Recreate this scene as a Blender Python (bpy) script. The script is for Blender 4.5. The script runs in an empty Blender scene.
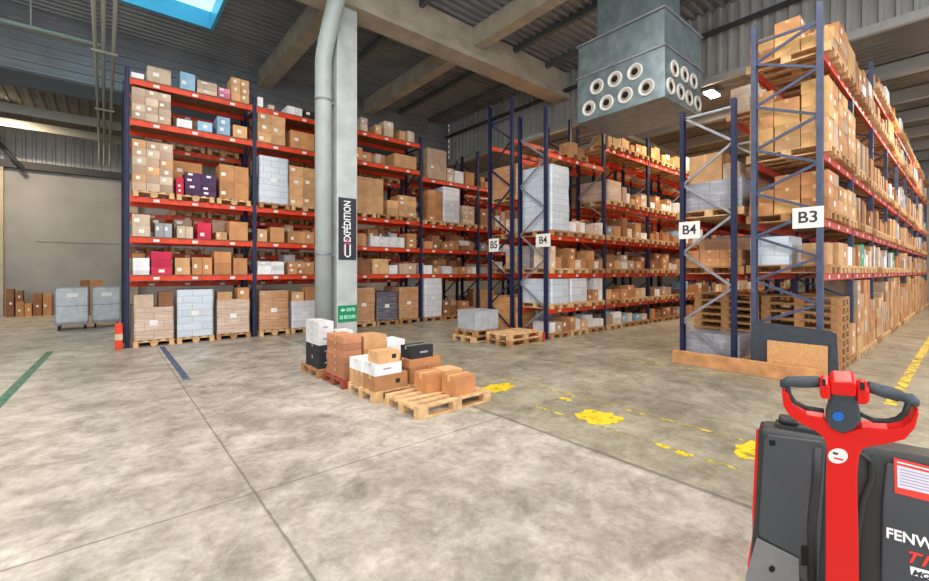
import bpy, math, random
from mathutils import Vector
from mathutils.bvhtree import BVHTree
random.seed(7)
col = bpy.context.scene.collection
sc = bpy.context.scene
PI = math.pi
# ------------------------------------------------------------ camera model
F, CX, HY, CH = 427.0, 464.5, 272.0, 1.77
ca, sa = 0.644, 0.765          # forward = (ca, sa); right = (sa, -ca)
def ray(px, py):
    r, u = (px-CX)/F, (HY-py)/F
    return Vector((sa*r+ca, -ca*r+sa, u))
def at_z(px, py, z):
    d = ray(px, py); t = (z-CH)/d.z
    return Vector((d.x*t, d.y*t, z))
def at_y(px, py, Y):
    d = ray(px, py); t = Y/d.y
    return Vector((d.x*t, Y, CH+d.z*t))
def at_x(px, py, X):
    d = ray(px, py); t = X/d.x
    return Vector((X, d.y*t, CH+d.z*t))
# ------------------------------------------------------------ materials
def newmat(name):
    m = bpy.data.materials.new(name); m.use_nodes = True
    nt = m.node_tree; b = nt.nodes['Principled BSDF']
    return m, nt, b
def rgb(r, g, b):              # sRGB 0-255 -> linear
    f = lambda c: ((c/255+0.055)/1.055)**2.4 if c > 10 else c/255/12.92
    return (f(r), f(g), f(b), 1)
def mat(name, c, rough=0.6, metal=0.0, noise=0.0, scale=6.0, bump=0.0, spec=0.4):
    m, nt, b = newmat(name)
    b.inputs['Base Color'].default_value = c; b.inputs['Roughness'].default_value = rough
    b.inputs['Metallic'].default_value = metal; b.inputs['Specular IOR Level'].default_value = spec
    if noise or bump:
        tc = nt.nodes.new('ShaderNodeTexCoord'); n = nt.nodes.new('ShaderNodeTexNoise')
        n.inputs['Scale'].default_value = scale; n.inputs['Detail'].default_value = 6
        nt.links.new(tc.outputs['Object'], n.inputs['Vector'])
        if noise:
            mx = nt.nodes.new('ShaderNodeMix'); mx.data_type = 'RGBA'
            cr = nt.nodes.new('ShaderNodeMapRange')
            cr.inputs['From Min'].default_value = 0.3; cr.inputs['From Max'].default_value = 0.7
            nt.links.new(n.outputs['Fac'], cr.inputs['Value']); nt.links.new(cr.outputs['Result'], mx.inputs['Factor'])
            mx.inputs['A'].default_value = tuple(x*(1-noise) for x in c[:3])+(1,)
            mx.inputs['B'].default_value = tuple(min(1, x*(1+noise)) for x in c[:3])+(1,)
            nt.links.new(mx.outputs['Result'], b.inputs['Base Color'])
        if bump:
            bp = nt.nodes.new('ShaderNodeBump'); bp.inputs['Strength'].default_value = bump; bp.inputs['Distance'].default_value = 0.02
            nt.links.new(n.outputs['Fac'], bp.inputs['Height']); nt.links.new(bp.outputs['Normal'], b.inputs['Normal'])
    return m
def emit(name, c, s):
    m, nt, b = newmat(name)
    b.inputs['Base Color'].default_value = c
    b.inputs['Emission Color'].default_value = c; b.inputs['Emission Strength'].default_value = s
    return m
M = {}
M['blue'] = mat('blue_paint', rgb(26, 35, 68), 0.45, noise=0.25)
M['slate'] = mat('slate_blue_paint', rgb(66, 76, 102), 0.45, noise=0.25)
M['galv'] = mat('galvanised_steel', rgb(150, 152, 160), 0.45, 0.55, noise=0.2)
M['orange'] = mat('orange_red_paint', rgb(214, 62, 28), 0.45, noise=0.2)
M['red_beam'] = mat('brick_red_paint', rgb(190, 52, 30), 0.5, noise=0.25)
M['sticker'] = mat('white_sticker', rgb(228, 226, 222), 0.6)
M['tape'] = mat('parcel_tape', rgb(206, 168, 118), 0.3)
M['wood'] = mat('pallet_wood', rgb(206, 168, 122), 0.75, noise=0.3, scale=9)
M['oldwood'] = mat('weathered_wood', rgb(168, 124, 82), 0.8, noise=0.35, scale=9)
M['redwood'] = mat('red_painted_wood', rgb(150, 72, 56), 0.75, noise=0.3, scale=9)
M['timber'] = mat('orange_timber', rgb(194, 140, 92), 0.7, noise=0.3, scale=4)
M['chip'] = mat('chipboard', rgb(205, 155, 104), 0.7, noise=0.15, scale=30)
M['deck'] = mat('shelf_board', rgb(150, 110, 84), 0.8, noise=0.3)
M['black'] = mat('black_plastic', rgb(34, 35, 38), 0.45)
M['darkpanel'] = mat('dark_slate_felt', rgb(60, 66, 76), 0.8, noise=0.15, scale=12)
M['steelgrey'] = mat('grey_sheet_metal', rgb(186, 192, 198), 0.5, 0.3, noise=0.15)
M['zinc'] = mat('zinc_sheet', rgb(134, 150, 156), 0.32, 0.6, noise=0.22, scale=4, bump=0.15)
M['zinc_dark'] = mat('zinc_sheet_dull', rgb(140, 140, 132), 0.5, 0.3, noise=0.2)
M['white'] = mat('white_paint', rgb(232, 232, 228), 0.5)
M['offwhite'] = mat('white_enamel_ring', rgb(214, 212, 206), 0.4)
M['spout'] = mat('beige_spout', rgb(176, 162, 144), 0.5)
M['hole'] = mat('dark_opening', rgb(18, 18, 18), 0.9)
M['truck'] = mat('charcoal_plastic', rgb(62, 66, 71), 0.42, noise=0.1, scale=3)
M['truck_dk'] = mat('dark_charcoal_plastic', rgb(44, 46, 48), 0.45)
M['truck_lt'] = mat('grey_plastic', rgb(112, 112, 114), 0.55, noise=0.08, scale=20)
M['red'] = mat('glossy_red_paint', rgb(214, 14, 10), 0.32)
M['console'] = mat('slate_grey_plastic', rgb(58, 66, 74), 0.5)
M['button'] = mat('blue_button', rgb(30, 100, 190), 0.35)
M['redtxt'] = mat('red_print', rgb(214, 60, 50), 0.5)
M['pinktxt'] = mat('magenta_print', rgb(206, 60, 120), 0.5)
M['whitetxt'] = mat('white_print', rgb(232, 232, 232), 0.5)
M['darktxt'] = mat('dark_print', rgb(50, 52, 60), 0.6)
M['plate'] = mat('lavender_data_plate', rgb(208, 206, 222), 0.45)
M['greytxt'] = mat('grey_print', rgb(150, 148, 168), 0.6)
M['banner'] = mat('charcoal_banner', rgb(52, 54, 64), 0.7)
M['green'] = mat('sign_green', rgb(20, 138, 92), 0.5)
M['mint'] = mat('sign_mint', rgb(190, 246, 220), 0.5)
M['rubber'] = mat('black_rubber', rgb(26, 26, 26), 0.8)
M['beamconc'] = mat('beam_concrete', rgb(176, 166, 148), 0.85, noise=0.2, scale=1.5, bump=0.2)
M['colconc'] = mat('column_concrete', rgb(186, 192, 192), 0.8, noise=0.14, scale=2.5, bump=0.2)
M['pipe'] = mat('pipe_grey', rgb(176, 186, 184), 0.45, noise=0.1, scale=2)
M['conduit'] = mat('conduit_grey', rgb(150, 148, 138), 0.5, 0.2)
M['darksteel'] = mat('dark_steel', rgb(62, 62, 64), 0.6)
M['greensteel'] = mat('grey_green_steel', rgb(92, 98, 100), 0.6, noise=0.15)
M['deckroof'] = mat('roof_deck', rgb(138, 141, 145), 0.5, 0.3, noise=0.2, scale=0.8)
M['deckblue'] = mat('roof_deck_low', rgb(112, 108, 102), 0.7, noise=0.2, scale=0.8)
M['clad'] = mat('wall_cladding', rgb(170, 170, 168), 0.5, 0.2, noise=0.15, scale=0.8)
M['wallconc'] = mat('wall_concrete', rgb(152, 152, 151), 0.9, noise=0.16, scale=0.6)
M['endwall'] = mat('end_wall_grey', rgb(150, 150, 146), 0.85, noise=0.12, scale=0.5)
M['lamp'] = emit('lamp_glow', (1, 0.86, 0.62, 1), 30)
M['cyan'] = mat('teal_tub', rgb(30, 150, 120), 0.5)
# cartons: one material for each colour a label can name
CART = {
 'brown': rgb(190, 136, 90), 'light brown': rgb(206, 160, 114), 'orange-brown': rgb(190, 132, 86),
 'dark brown': rgb(148, 100, 68), 'beige': rgb(206, 184, 162), 'white': rgb(226, 226, 228),
 'light blue': rgb(150, 186, 214), 'pink': rgb(214, 130, 160), 'crimson': rgb(204, 44, 78),
 'purple': rgb(76, 50, 84), 'black': rgb(42, 44, 46), 'grey': rgb(156, 156, 160), 'terracotta': rgb(184, 126, 92),
 'greyish-brown': rgb(186, 160, 138), 'yellow-brown': rgb(206, 162, 104), 'teal': rgb(40, 150, 122)}
CM = {k: mat('card_'+k.replace(' ', '_').replace('-', '_'), v, 0.75, noise=0.17, scale=4) for k, v in CART.items()}
for m_ in CM.values():          # every carton comes from its own batch: a slightly different shade each
    nt = m_.node_tree; b = nt.nodes['Principled BSDF']; src = b.inputs['Base Color'].links[0].from_socket
    oi = nt.nodes.new('ShaderNodeObjectInfo'); mr = nt.nodes.new('ShaderNodeMapRange'); mr.inputs['To Min'].default_value = 0.76; mr.inputs['To Max'].default_value = 1.12
    vm = nt.nodes.new('ShaderNodeVectorMath'); vm.operation = 'SCALE'
    nt.links.new(oi.outputs['Random'], mr.inputs['Value']); nt.links.new(src, vm.inputs[0]); nt.links.new(mr.outputs[0], vm.inputs['Scale']); nt.links.new(vm.outputs[0], b.inputs['Base Color'])
def loadmat(name, c, bw, bh, painted_sheen):
    m, nt, b = newmat(name); N = nt.nodes.new; L = nt.links.new
    tc = N('ShaderNodeTexCoord'); sp = N('ShaderNodeSeparateXYZ'); L(tc.outputs['Object'], sp.inputs[0])
    ad = N('ShaderNodeMath'); ad.operation = 'ADD'; L(sp.outputs['X'], ad.inputs[0]); L(sp.outputs['Y'], ad.inputs[1])
    cb = N('ShaderNodeCombineXYZ'); L(ad.outputs[0], cb.inputs['X']); L(sp.outputs['Z'], cb.inputs['Y'])
    br = N('ShaderNodeTexBrick'); br.inputs['Scale'].default_value = 1; br.inputs['Brick Width'].default_value = bw
    br.inputs['Row Height'].default_value = bh; br.inputs['Mortar Size'].default_value = 0.006; br.offset = 0.5
    L(cb.outputs[0], br.inputs['Vector'])
    br.inputs['Color1'].default_value = tuple(x*0.92 for x in c[:3])+(1,); br.inputs['Color2'].default_value = tuple(min(1, x*1.06) for x in c[:3])+(1,)
    br.inputs['Mortar'].default_value = tuple(x*0.58 for x in c[:3])+(1,)
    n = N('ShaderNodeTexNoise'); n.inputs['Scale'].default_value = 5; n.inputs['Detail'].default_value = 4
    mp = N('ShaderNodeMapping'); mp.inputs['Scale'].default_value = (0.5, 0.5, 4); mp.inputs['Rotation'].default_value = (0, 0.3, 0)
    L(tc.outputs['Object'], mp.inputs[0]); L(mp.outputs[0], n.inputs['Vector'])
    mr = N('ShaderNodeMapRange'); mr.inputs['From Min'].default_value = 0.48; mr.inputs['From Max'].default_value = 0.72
    mr.inputs['To Max'].default_value = painted_sheen; L(n.outputs['Fac'], mr.inputs['Value'])
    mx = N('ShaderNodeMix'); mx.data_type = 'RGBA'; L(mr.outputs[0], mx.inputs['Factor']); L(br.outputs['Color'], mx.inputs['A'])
    mx.inputs['B'].default_value = rgb(222, 222, 226); L(mx.outputs['Result'], b.inputs['Base Color'])  # whitish film veil, its highlight streaks painted into the colour by noise
    b.inputs['Roughness'].default_value = 0.35; b.inputs['Coat Weight'].default_value = 0.35; b.inputs['Coat Roughness'].default_value = 0.25
    bp = N('ShaderNodeBump'); bp.inputs['Strength'].default_value = 0.5; bp.inputs['Distance'].default_value = 0.02
    L(n.outputs['Fac'], bp.inputs['Height']); L(bp.outputs[0], b.inputs['Normal'])
    return m
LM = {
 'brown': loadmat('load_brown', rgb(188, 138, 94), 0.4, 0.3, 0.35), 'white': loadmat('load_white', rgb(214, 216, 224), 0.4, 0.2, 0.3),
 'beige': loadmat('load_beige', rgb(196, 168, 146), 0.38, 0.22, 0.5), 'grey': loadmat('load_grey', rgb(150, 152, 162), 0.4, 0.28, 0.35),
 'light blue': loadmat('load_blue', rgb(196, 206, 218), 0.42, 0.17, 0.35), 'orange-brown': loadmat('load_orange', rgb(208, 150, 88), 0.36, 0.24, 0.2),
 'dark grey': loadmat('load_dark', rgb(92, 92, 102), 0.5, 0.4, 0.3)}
# ------------------------------------------------------------ mesh helpers
def link(name, me, parent=None, loc=(0, 0, 0), rot=(0, 0, 0)):
    o = bpy.data.objects.new(name, me); col.objects.link(o); o.location = loc; o.rotation_euler = rot
    if parent: o.parent = parent
    return o
class MB:
    def __init__(s): s.v = []; s.f = []; s.m = []; s.smooth = []
    def add(s, vs, fs, mi=0, sm=False):
        n = len(s.v); s.v += [tuple(v) for v in vs]; s.f += [tuple(i+n for i in f) for f in fs]
        s.m += [mi]*len(fs); s.smooth += [sm]*len(fs); return s
    def box(s, a, b, mi=0):
        x0, y0, z0 = a; x1, y1, z1 = b
        return s.add([(x0,y0,z0),(x1,y0,z0),(x1,y1,z0),(x0,y1,z0),(x0,y0,z1),(x1,y0,z1),(x1,y1,z1),(x0,y1,z1)],
              [(0,3,2,1),(4,5,6,7),(0,1,5,4),(1,2,6,5),(2,3,7,6),(3,0,4,7)], mi)
    def bar(s, p, q, w, h, mi=0, up=(0, 0, 1)):
        p, q = Vector(p), Vector(q); d = (q-p).normalized(); u = Vector(up)
        if abs(d.dot(u)) > 0.98: u = Vector((1, 0, 0))
        a = d.cross(u).normalized()*w/2; c = a.cross(d).normalized()*h/2
        vs = [p-a-c, p+a-c, p+a+c, p-a+c, q-a-c, q+a-c, q+a+c, q-a+c]
        return s.add(vs, [(0,3,2,1),(4,5,6,7),(0,1,5,4),(1,2,6,5),(2,3,7,6),(3,0,4,7)], mi)
    def tube(s, pts, r, seg=14, mi=0, squash=1.0, up=(0, 0, 1)):
        pts = [Vector(p) for p in pts]; n = len(pts); rs = r if isinstance(r, (list, tuple)) else [r]*n
        vs = []; fs = []
        for i, p in enumerate(pts):
            d = (pts[min(i+1, n-1)]-pts[max(i-1, 0)]).normalized(); u = Vector(up)
            if abs(d.dot(u)) > 0.95: u = Vector((0, 1, 0)) if abs(d.y) < 0.9 else Vector((1, 0, 0))
            a = d.cross(u).normalized(); c = a.cross(d).normalized()
            for k in range(seg):
                t = 2*PI*k/seg; vs.append(p+a*rs[i]*math.cos(t)*squash+c*rs[i]*math.sin(t))
        for i in range(n-1):
            for k in range(seg):
                fs.append((i*seg+k, i*seg+(k+1) % seg, (i+1)*seg+(k+1) % seg, (i+1)*seg+k))
        s.add(vs, fs, mi, True)
        b = len(s.v)-len(vs)
        s.f += [tuple(b+k for k in range(seg))[::-1], tuple(b+(n-1)*seg+k for k in range(seg))]; s.m += [mi]*2; s.smooth += [False]*2
        return s
    def prism(s, poly, off, mi=0):     # poly: list of 3-D points, off: vector
        n = len(poly); off = Vector(off); vs = [Vector(p) for p in poly]; vs += [v+off for v in vs]
        fs = [tuple(range(n)), tuple(range(2*n-1, n-1, -1))]+[(i, i+n, (i+1) % n+n, (i+1) % n) for i in range(n)]
        return s.add(vs, fs, mi)
    def mesh(s, name, mats):
        me = bpy.data.meshes.new(name); me.from_pydata(s.v, [], s.f)
        for m in mats: me.materials.append(m)
        me.polygons.foreach_set('material_index', s.m); me.polygons.foreach_set('use_smooth', s.smooth)
        me.update(); return me
    def build(s, name, mats, parent=None, loc=(0, 0, 0), rot=(0, 0, 0), bevel=0.0, fix=False):
        if not isinstance(mats, (list, tuple)): mats = [mats]
        me = s.mesh(name, mats)
        if fix:
            import bmesh
            bm = bmesh.new(); bm.from_mesh(me); bmesh.ops.recalc_face_normals(bm, faces=bm.faces); bm.to_mesh(me); bm.free()
        o = link(name, me, parent, loc, rot)
        if bevel:
            b = o.modifiers.new('bevel', 'BEVEL'); b.width = bevel; b.segments = 2; b.limit_method = 'ANGLE'
        return o
def tag(o, label=None, cat=None, group=None, kind=None):
    if label: o['label'] = label
    if cat: o['category'] = cat
    if group: o['group'] = group
    if kind: o['kind'] = kind
    return o
def empty(name, loc, rz=0.0):
    o = bpy.data.objects.new(name, None); col.objects.link(o); o.location = loc; o.rotation_euler = (0, 0, rz); o.empty_display_size = 0.1
    return o
def text(name, s, size, m, parent, loc, rot, ext=0.002, align='CENTER', shear=0.0, width=None, bold=0.0):
    c = bpy.data.curves.new(name, 'FONT'); c.body = s; c.size = size; c.extrude = ext; c.align_x = align; c.align_y = 'CENTER'
    c.shear = shear; c.offset = bold; c.materials.append(m)
    o = bpy.data.objects.new(name, c); col.objects.link(o); o.parent = parent; o.location = loc; o.rotation_euler = rot
    if width: o.scale = (width, 1, 1)
    bpy.context.view_layer.update()
    me = bpy.data.meshes.new_from_object(o.evaluated_get(bpy.context.evaluated_depsgraph_get())); me.name = name
    n = link(name, me, parent, loc, rot); n.scale = o.scale; bpy.data.objects.remove(o)
    return n
def structure(o): o['kind'] = 'structure'; return o
# ------------------------------------------------------------ the hall
XW, YS, ZR, ZL = 14.6, 18.7, 10.0, 7.75
XE, YB = 34.0, 25.2
# floor
m, nt, b = newmat('concrete_floor'); N = nt.nodes.new; L = nt.links.new
tc = N('ShaderNodeTexCoord'); sp = N('ShaderNodeSeparateXYZ'); L(tc.outputs['Object'], sp.inputs[0])
def noise(scale, detail=8, rough=0.6, dist=0.0, mapscale=None):
    n = N('ShaderNodeTexNoise'); n.inputs['Scale'].default_value = scale; n.inputs['Detail'].default_value = detail
    n.inputs['Roughness'].default_value = rough; n.inputs['Distortion'].default_value = dist
    if mapscale:
        mp = N('ShaderNodeMapping'); mp.inputs['Scale'].default_value = mapscale; L(tc.outputs['Object'], mp.inputs[0]); L(mp.outputs[0], n.inputs['Vector'])
    else: L(tc.outputs['Object'], n.inputs['Vector'])
    return n
def ramp(src, stops):
    r = N('ShaderNodeValToRGB'); L(src, r.inputs['Fac'])
    while len(r.color_ramp.elements) < len(stops): r.color_ramp.elements.new(0.5)
    for e, (p, c) in zip(r.color_ramp.elements, stops): e.position = p; e.color = c
    return r
def mix(f, A, B, mode='MIX'):
    x = N('ShaderNodeMix'); x.data_type = 'RGBA'; x.blend_type = mode
    if isinstance(f, float): x.inputs['Factor'].default_value = f
    else: L(f, x.inputs['Factor'])
    for s_, v in (('A', A), ('B', B)):
        if isinstance(v, tuple): x.inputs[s_].default_value = v
        else: L(v, x.inputs[s_])
    return x.outputs['Result']
n1 = noise(0.55, 10, 0.68, 0.6); n2 = noise(2.6, 10, 0.72, 0.4); n3 = noise(14, 6, 0.7)
c1 = ramp(n1.outputs['Fac'], [(0.32, rgb(164, 159, 151)), (0.5, rgb(196, 191, 183)), (0.68, rgb(224, 219, 211))])
c2 = ramp(n2.outputs['Fac'], [(0.34, rgb(172, 168, 160)), (0.5, rgb(226, 224, 219)), (0.62, rgb(255, 255, 253))])
c3 = ramp(n3.outputs['Fac'], [(0.3, rgb(214, 212, 208)), (0.7, rgb(255, 255, 255))])
base = mix(1.0, mix(0.85, c1.outputs[0], c2.outputs[0], 'MULTIPLY'), c3.outputs[0], 'MULTIPLY')
# the slabs past the third joint are older and darker
st = N('ShaderNodeMapRange'); st.inputs['From Min'].default_value = 3.6; st.inputs['From Max'].default_value = 3.8; L(sp.outputs['X'], st.inputs['Value'])
base = mix(st.outputs[0], base, mix(1.0, base, rgb(222, 220, 208), 'MULTIPLY'))
# joints
def near(axis, val, w):
    a = N('ShaderNodeMath'); a.operation = 'SUBTRACT'; L(sp.outputs[axis], a.inputs[0]); a.inputs[1].default_value = val
    nn = N('ShaderNodeMath'); nn.operation = 'MULTIPLY_ADD'; L(n2.outputs['Fac'], nn.inputs[0]); nn.inputs[1].default_value = 0.02; L(a.outputs[0], nn.inputs[2])
    c = N('ShaderNodeMath'); c.operation = 'ABSOLUTE'; L(nn.outputs[0], c.inputs[0])
    d = N('ShaderNodeMapRange'); d.inputs['From Min'].default_value = w; d.inputs['From Max'].default_value = w*2.2; d.inputs['To Min'].default_value = 1; d.inputs['To Max'].default_value = 0
    L(c.outputs[0], d.inputs['Value']); return d.outputs[0]
js = [near('X', 0.93, 0.006), near('Y', 3.71, 0.006), near('X', 3.72, 0.016), near('X', 8.0, 0.012), near('Y', 8.6, 0.008), near('X', -3.4, 0.006), near('Y', 14.2, 0.008)]
acc = js[0]
for j in js[1:]:
    mm = N('ShaderNodeMath'); mm.operation = 'MAXIMUM'; L(acc, mm.inputs[0]); L(j, mm.inputs[1]); acc = mm.outputs[0]
jf = N('ShaderNodeMath'); jf.operation = 'MULTIPLY'; L(acc, jf.inputs[0]); jf.inputs[1].default_value = 0.6
base = mix(jf.outputs[0], base, rgb(78, 76, 70))
L(base, b.inputs['Base Color'])
rr = ramp(n2.outputs['Fac'], [(0.3, (0.5,)*3+(1,)), (0.7, (0.32,)*3+(1,))]); L(rr.outputs[0], b.inputs['Roughness'])
b.inputs['Specular IOR Level'].default_value = 0.35
bp = N('ShaderNodeBump'); bp.inputs['Strength'].default_value = 0.12; bp.inputs['Distance'].default_value = 0.01; L(n3.outputs['Fac'], bp.inputs['Height']); L(bp.outputs[0], b.inputs['Normal'])
M['floor'] = m
structure(MB().box((-14, -10, -0.3), (XE+0.3, YB+0.3, 0)).build('floor', M['floor']))
# worn floor paint
def wornpaint(name, c, lo, hi, scale):
    m, nt, b = newmat(name)
    b.inputs['Base Color'].default_value = c; b.inputs['Roughness'].default_value = 0.55
    t = nt.nodes.new('ShaderNodeTexCoord'); n = nt.nodes.new('ShaderNodeTexNoise'); n.inputs['Scale'].default_value = scale; n.inputs['Detail'].default_value = 8; n.inputs['Roughness'].default_value = 0.7
    r = nt.nodes.new('ShaderNodeMapRange'); r.inputs['From Min'].default_value = lo; r.inputs['From Max'].default_value = hi
    nt.links.new(t.outputs['Object'], n.inputs['Vector']); nt.links.new(n.outputs['Fac'], r.inputs['Value']); nt.links.new(r.outputs[0], b.inputs['Alpha'])
    return m
M['yel'] = wornpaint('yellow_floor_paint', rgb(226, 196, 60), 0.40, 0.5, 5)
M['yelworn'] = wornpaint('worn_yellow_floor_paint', rgb(200, 180, 76), 0.46, 0.60, 5)
M['yelblot'] = wornpaint('patchy_yellow_floor_paint', rgb(218, 188, 30), 0.38, 0.47, 7)
M['bluep'] = wornpaint('blue_floor_paint', rgb(70, 92, 124), 0.36, 0.5, 6)
M['greenp'] = wornpaint('green_floor_paint', rgb(52, 112, 92), 0.34, 0.5, 6)
def strip(name, x0, y0, x1, y1, w, m, z=0.004):
    p, q = Vector((x0, y0, z/2)), Vector((x1, y1, z/2))
    return structure(MB().bar(p, q, w, z).build(name, m))
k = 0
for (a, w, m_) in [((1.03, 8.35, 1.03, 12.4), 0.10, 'bluep'), ((-1.12, 7.6, -0.93, 13.2), 0.12, 'greenp'), ((8.0, 0.70, 33, 0.70), 0.12, 'yel'),
                   ((5.13, 0.9, 5.13, 5.3), 0.05, 'yelworn'), ((4.34, 1.3, 4.34, 4.3), 0.05, 'yelworn'), ((8.2, 1.6, 8.2, 4.5), 0.06, 'yelworn'), ((7.9, 4.15, 8.8, 4.0), 0.10, 'yelworn')]:
    k += 1; strip('trim_%d' % k, *a, w, M[m_])
def blot(cx, cy, rx, ry, seed):
    random.seed(seed); n = 22; pts = []
    for i in range(n):
        t = 2*PI*i/n; r = 0.72+0.4*random.random(); pts.append((cx+rx*r*math.cos(t), cy+ry*r*math.sin(t), 0.0005))
    global k; k += 1
    structure(MB().prism(pts, (0, 0, 0.004)).build('trim_%d' % k, M['yelblot'], fix=True))
for (px, py, rx, ry) in [(497, 388, 0.34, 0.22), (600, 418, 0.26, 0.30), (752, 451, 0.30, 0.16), (684, 454, 0.05, 0.09), (663, 446, 0.04, 0.08), (565, 399, 0.05, 0.12)]:
    p = at_z(px, py, 0); blot(p.x, p.y, rx, ry, int(px))
random.seed(11)
# corrugated sheets
def profile(t0, t1, pitch, h):
    pts = []; t = t0
    while t < t1:
        for (f_, o_) in ((0, 0), (0.55, 0), (0.65, h), (0.9, h), (1.0, 0)):
            if t+f_*pitch <= t1+1e-6: pts.append((t+f_*pitch, o_))
        t += pitch
    return pts
def ribs(mb, pts, fn0, fn1):
    vs = [fn0(*p) for p in pts]+[fn1(*p) for p in pts]; n = len(pts)
    mb.add(vs, [(i, i+1, i+1+n, i+n) for i in range(n-1)])
SKX0, SKX1, SKY0, SKY1 = -1.6, 2.8, 12.6, 16.45
mb = MB()
for (y0, y1, spans) in ((-9, SKY0, [(-13, XW)]), (SKY0, SKY1, [(-13, SKX0), (SKX1, XW)]), (SKY1, YS, [(-13, XW)])):
    pr = profile(y0, y1, 0.28, -0.085)
    for (x0, x1) in spans: ribs(mb, pr, lambda t, o: (x0, t, ZR+o), lambda t, o: (x1, t, ZR+o))
structure(mb.build('ceiling', M['deckroof']))
mb = MB()
S2 = (22.5, 25.5, 9.4, 11.2)
for (x0, x1, y0, y1) in ((XW, S2[0], -9, YS), (S2[1], XE, -9, YS), (S2[0], S2[1], -9, S2[2]), (S2[0], S2[1], S2[3], YS), (-13, XE, YS, YB)):
    ribs(mb, profile(x0, x1, 0.3, -0.04), lambda t, o: (t, y0, ZL+o), lambda t, o: (t, y1, ZL+o))
structure(mb.build('ceiling', M['deckblue']))
mb = MB(); ribs(mb, profile(-9, YS, 0.30, -0.09), lambda t, o: (XW+o, t, ZL-0.02), lambda t, o: (XW+o, t, ZR+0.02))
structure(mb.build('wall_upper_right', M['clad']))
mb = MB(); ribs(mb, profile(ZL, ZR, 0.3, -0.05), lambda t, o: (-13, YS+o, t), lambda t, o: (XW, YS+o, t))
structure(mb.build('wall_upper_left', M['deckroof']))
structure(MB().box((-13, YB, 0), (XE, YB+0.25, 6.04)).build('wall_back', M['wallconc']))
mb = MB(); ribs(mb, profile(-13, XE, 0.3, -0.04), lambda t, o: (t, YB+o+0.1, 6.0), lambda t, o: (t, YB+o+0.1, ZL))
structure(mb.build('wall_back_upper', M['clad']))
structure(MB().box((XE, -9, 0), (XE+0.25, YB+0.25, ZL+0.1)).build('wall_end', M['endwall']))
structure(MB().box((-13, YS+0.01, ZL+0.05), (XW, YS+0.15, ZR+0.2)).build('wall_upper_left', M['deckroof']))
structure(MB().box((XW+0.01, -9, ZL+0.05), (XW+0.15, YS, ZR+0.2)).build('wall_upper_right', M['clad']))
structure(MB().box((-13, YB+0.15, 6.0), (XE, YB+0.25, ZL+0.2)).build('wall_back_upper', M['clad']))
structure(MB().box((-13.2, 6, 0), (-13, YB, ZR+0.2)).build('wall_light_block', M['wallconc']))  # added wall out of view, blocks side light from the back wall
rf = MB()
for (x0, x1, y0, y1) in ((-13, XW, -9, SKY0), (-13, SKX0, SKY0, SKY1), (SKX1, XW, SKY0, SKY1), (-13, XW, SKY1, YS)): rf.box((x0, y0, ZR+.03), (x1, y1, ZR+.15))
structure(rf.build('roof', M['deckroof']))
rf = MB()
for (x0, x1, y0, y1) in ((XW, S2[0], -9, YS), (S2[1], XE, -9, YS), (S2[0], S2[1], -9, S2[2]), (S2[0], S2[1], S2[3], YS), (-13, XE, YS, YB)): rf.box((x0, y0, ZL+.03), (x1, y1, ZL+.15))
structure(rf.build('roof', M['deckroof']))
# joints and pilasters on the back wall
i = 20
for x in (-8.9, -3.3, 1.0, 6.4, 11.8):
    i += 1; structure(MB().box((x-0.18, YB-0.22, 0), (x+0.18, YB, 6.04)).build('trim_%d' % i, M['beamconc']))
i += 1; structure(MB().box((-13, YB-0.25, 6.0), (XE, YB, 6.3)).build('trim_%d' % i, M['darksteel']))
i += 1; structure(MB().box((-2.2, YB-0.03, 3.05), (1.0, YB, 3.09)).build('trim_%d' % i, M['conduit']))
# roof structure, each member by itself
def member(name, a, b_, m_, label):
    return tag(MB().box(a, b_).build(name, m_, bevel=0.02), None, None, None, 'structure')
g = MB().box((-13, 10.72, 9.0), (XW-0.08, 11.12, ZR-0.05)).box((-13, 10.55, 8.82), (XW-0.08, 11.29, 9.0))
structure(g.build('ceiling_girder', M['beamconc']))
for x, w, z0 in ((5.0, 0.5, 9.3), (9.6, 0.42, 9.3), (0.15, 0.3, 9.45), (-4.6, 0.5, 9.3), (-9.2, 0.5, 9.3)):
    if x == 0.15: continue
    structure(MB().box((x-w/2, -9, z0), (x+w/2, 10.71, ZR-0.05)).build('ceiling_beam', M['beamconc']))
    structure(MB().box((x-w/2, 11.13, z0), (x+w/2, YS-0.06, ZR-0.05)).build('ceiling_beam', M['beamconc']))
for x in (2.9, 7.3, 11.4, 13.2):
    for (y0, y1) in ((-9, 10.71), (11.13, YS-0.06)):
        if x == 2.9 and y0 > 0: continue
        structure(MB().box((x-0.07, y0, ZR-0.25), (x+0.07, y1, ZR-0.05)).build('ceiling_purlin', M['greensteel']))
structure(MB().box((-13, YS-0.15, ZL-0.35), (XW, YS-0.05, ZL+0.1)).build('ceiling_beam', M['darksteel']))
structure(MB().box((XW-0.2, -9, ZL-0.12), (XW-0.06, YS, ZL+0.1)).build('ceiling_beam', M['clad']))
structure(MB().box((XW-0.35, -9, 9.1), (XW-0.2, YS-0.1, 9.2)).build('ceiling_beam', M['darksteel']))
x = 17.2
while x < XE-0.5:
    structure(MB().box((x-0.12, -9, ZL-0.42), (x+0.12, YB-0.3, ZL-0.045)).build('ceiling_beam', M['endwall'])); x += 2.75
for y in (0.3, 8.9, 20.9, 23.0):
    structure(MB().box((XW+0.1 if y < 18 else -13, y-0.06, ZL-0.6), (XE if y < 18 else XW, y+0.06, ZL-0.44 if y < 18 else ZL-0.3)).build('ceiling_purlin', M['conduit']))
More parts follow.
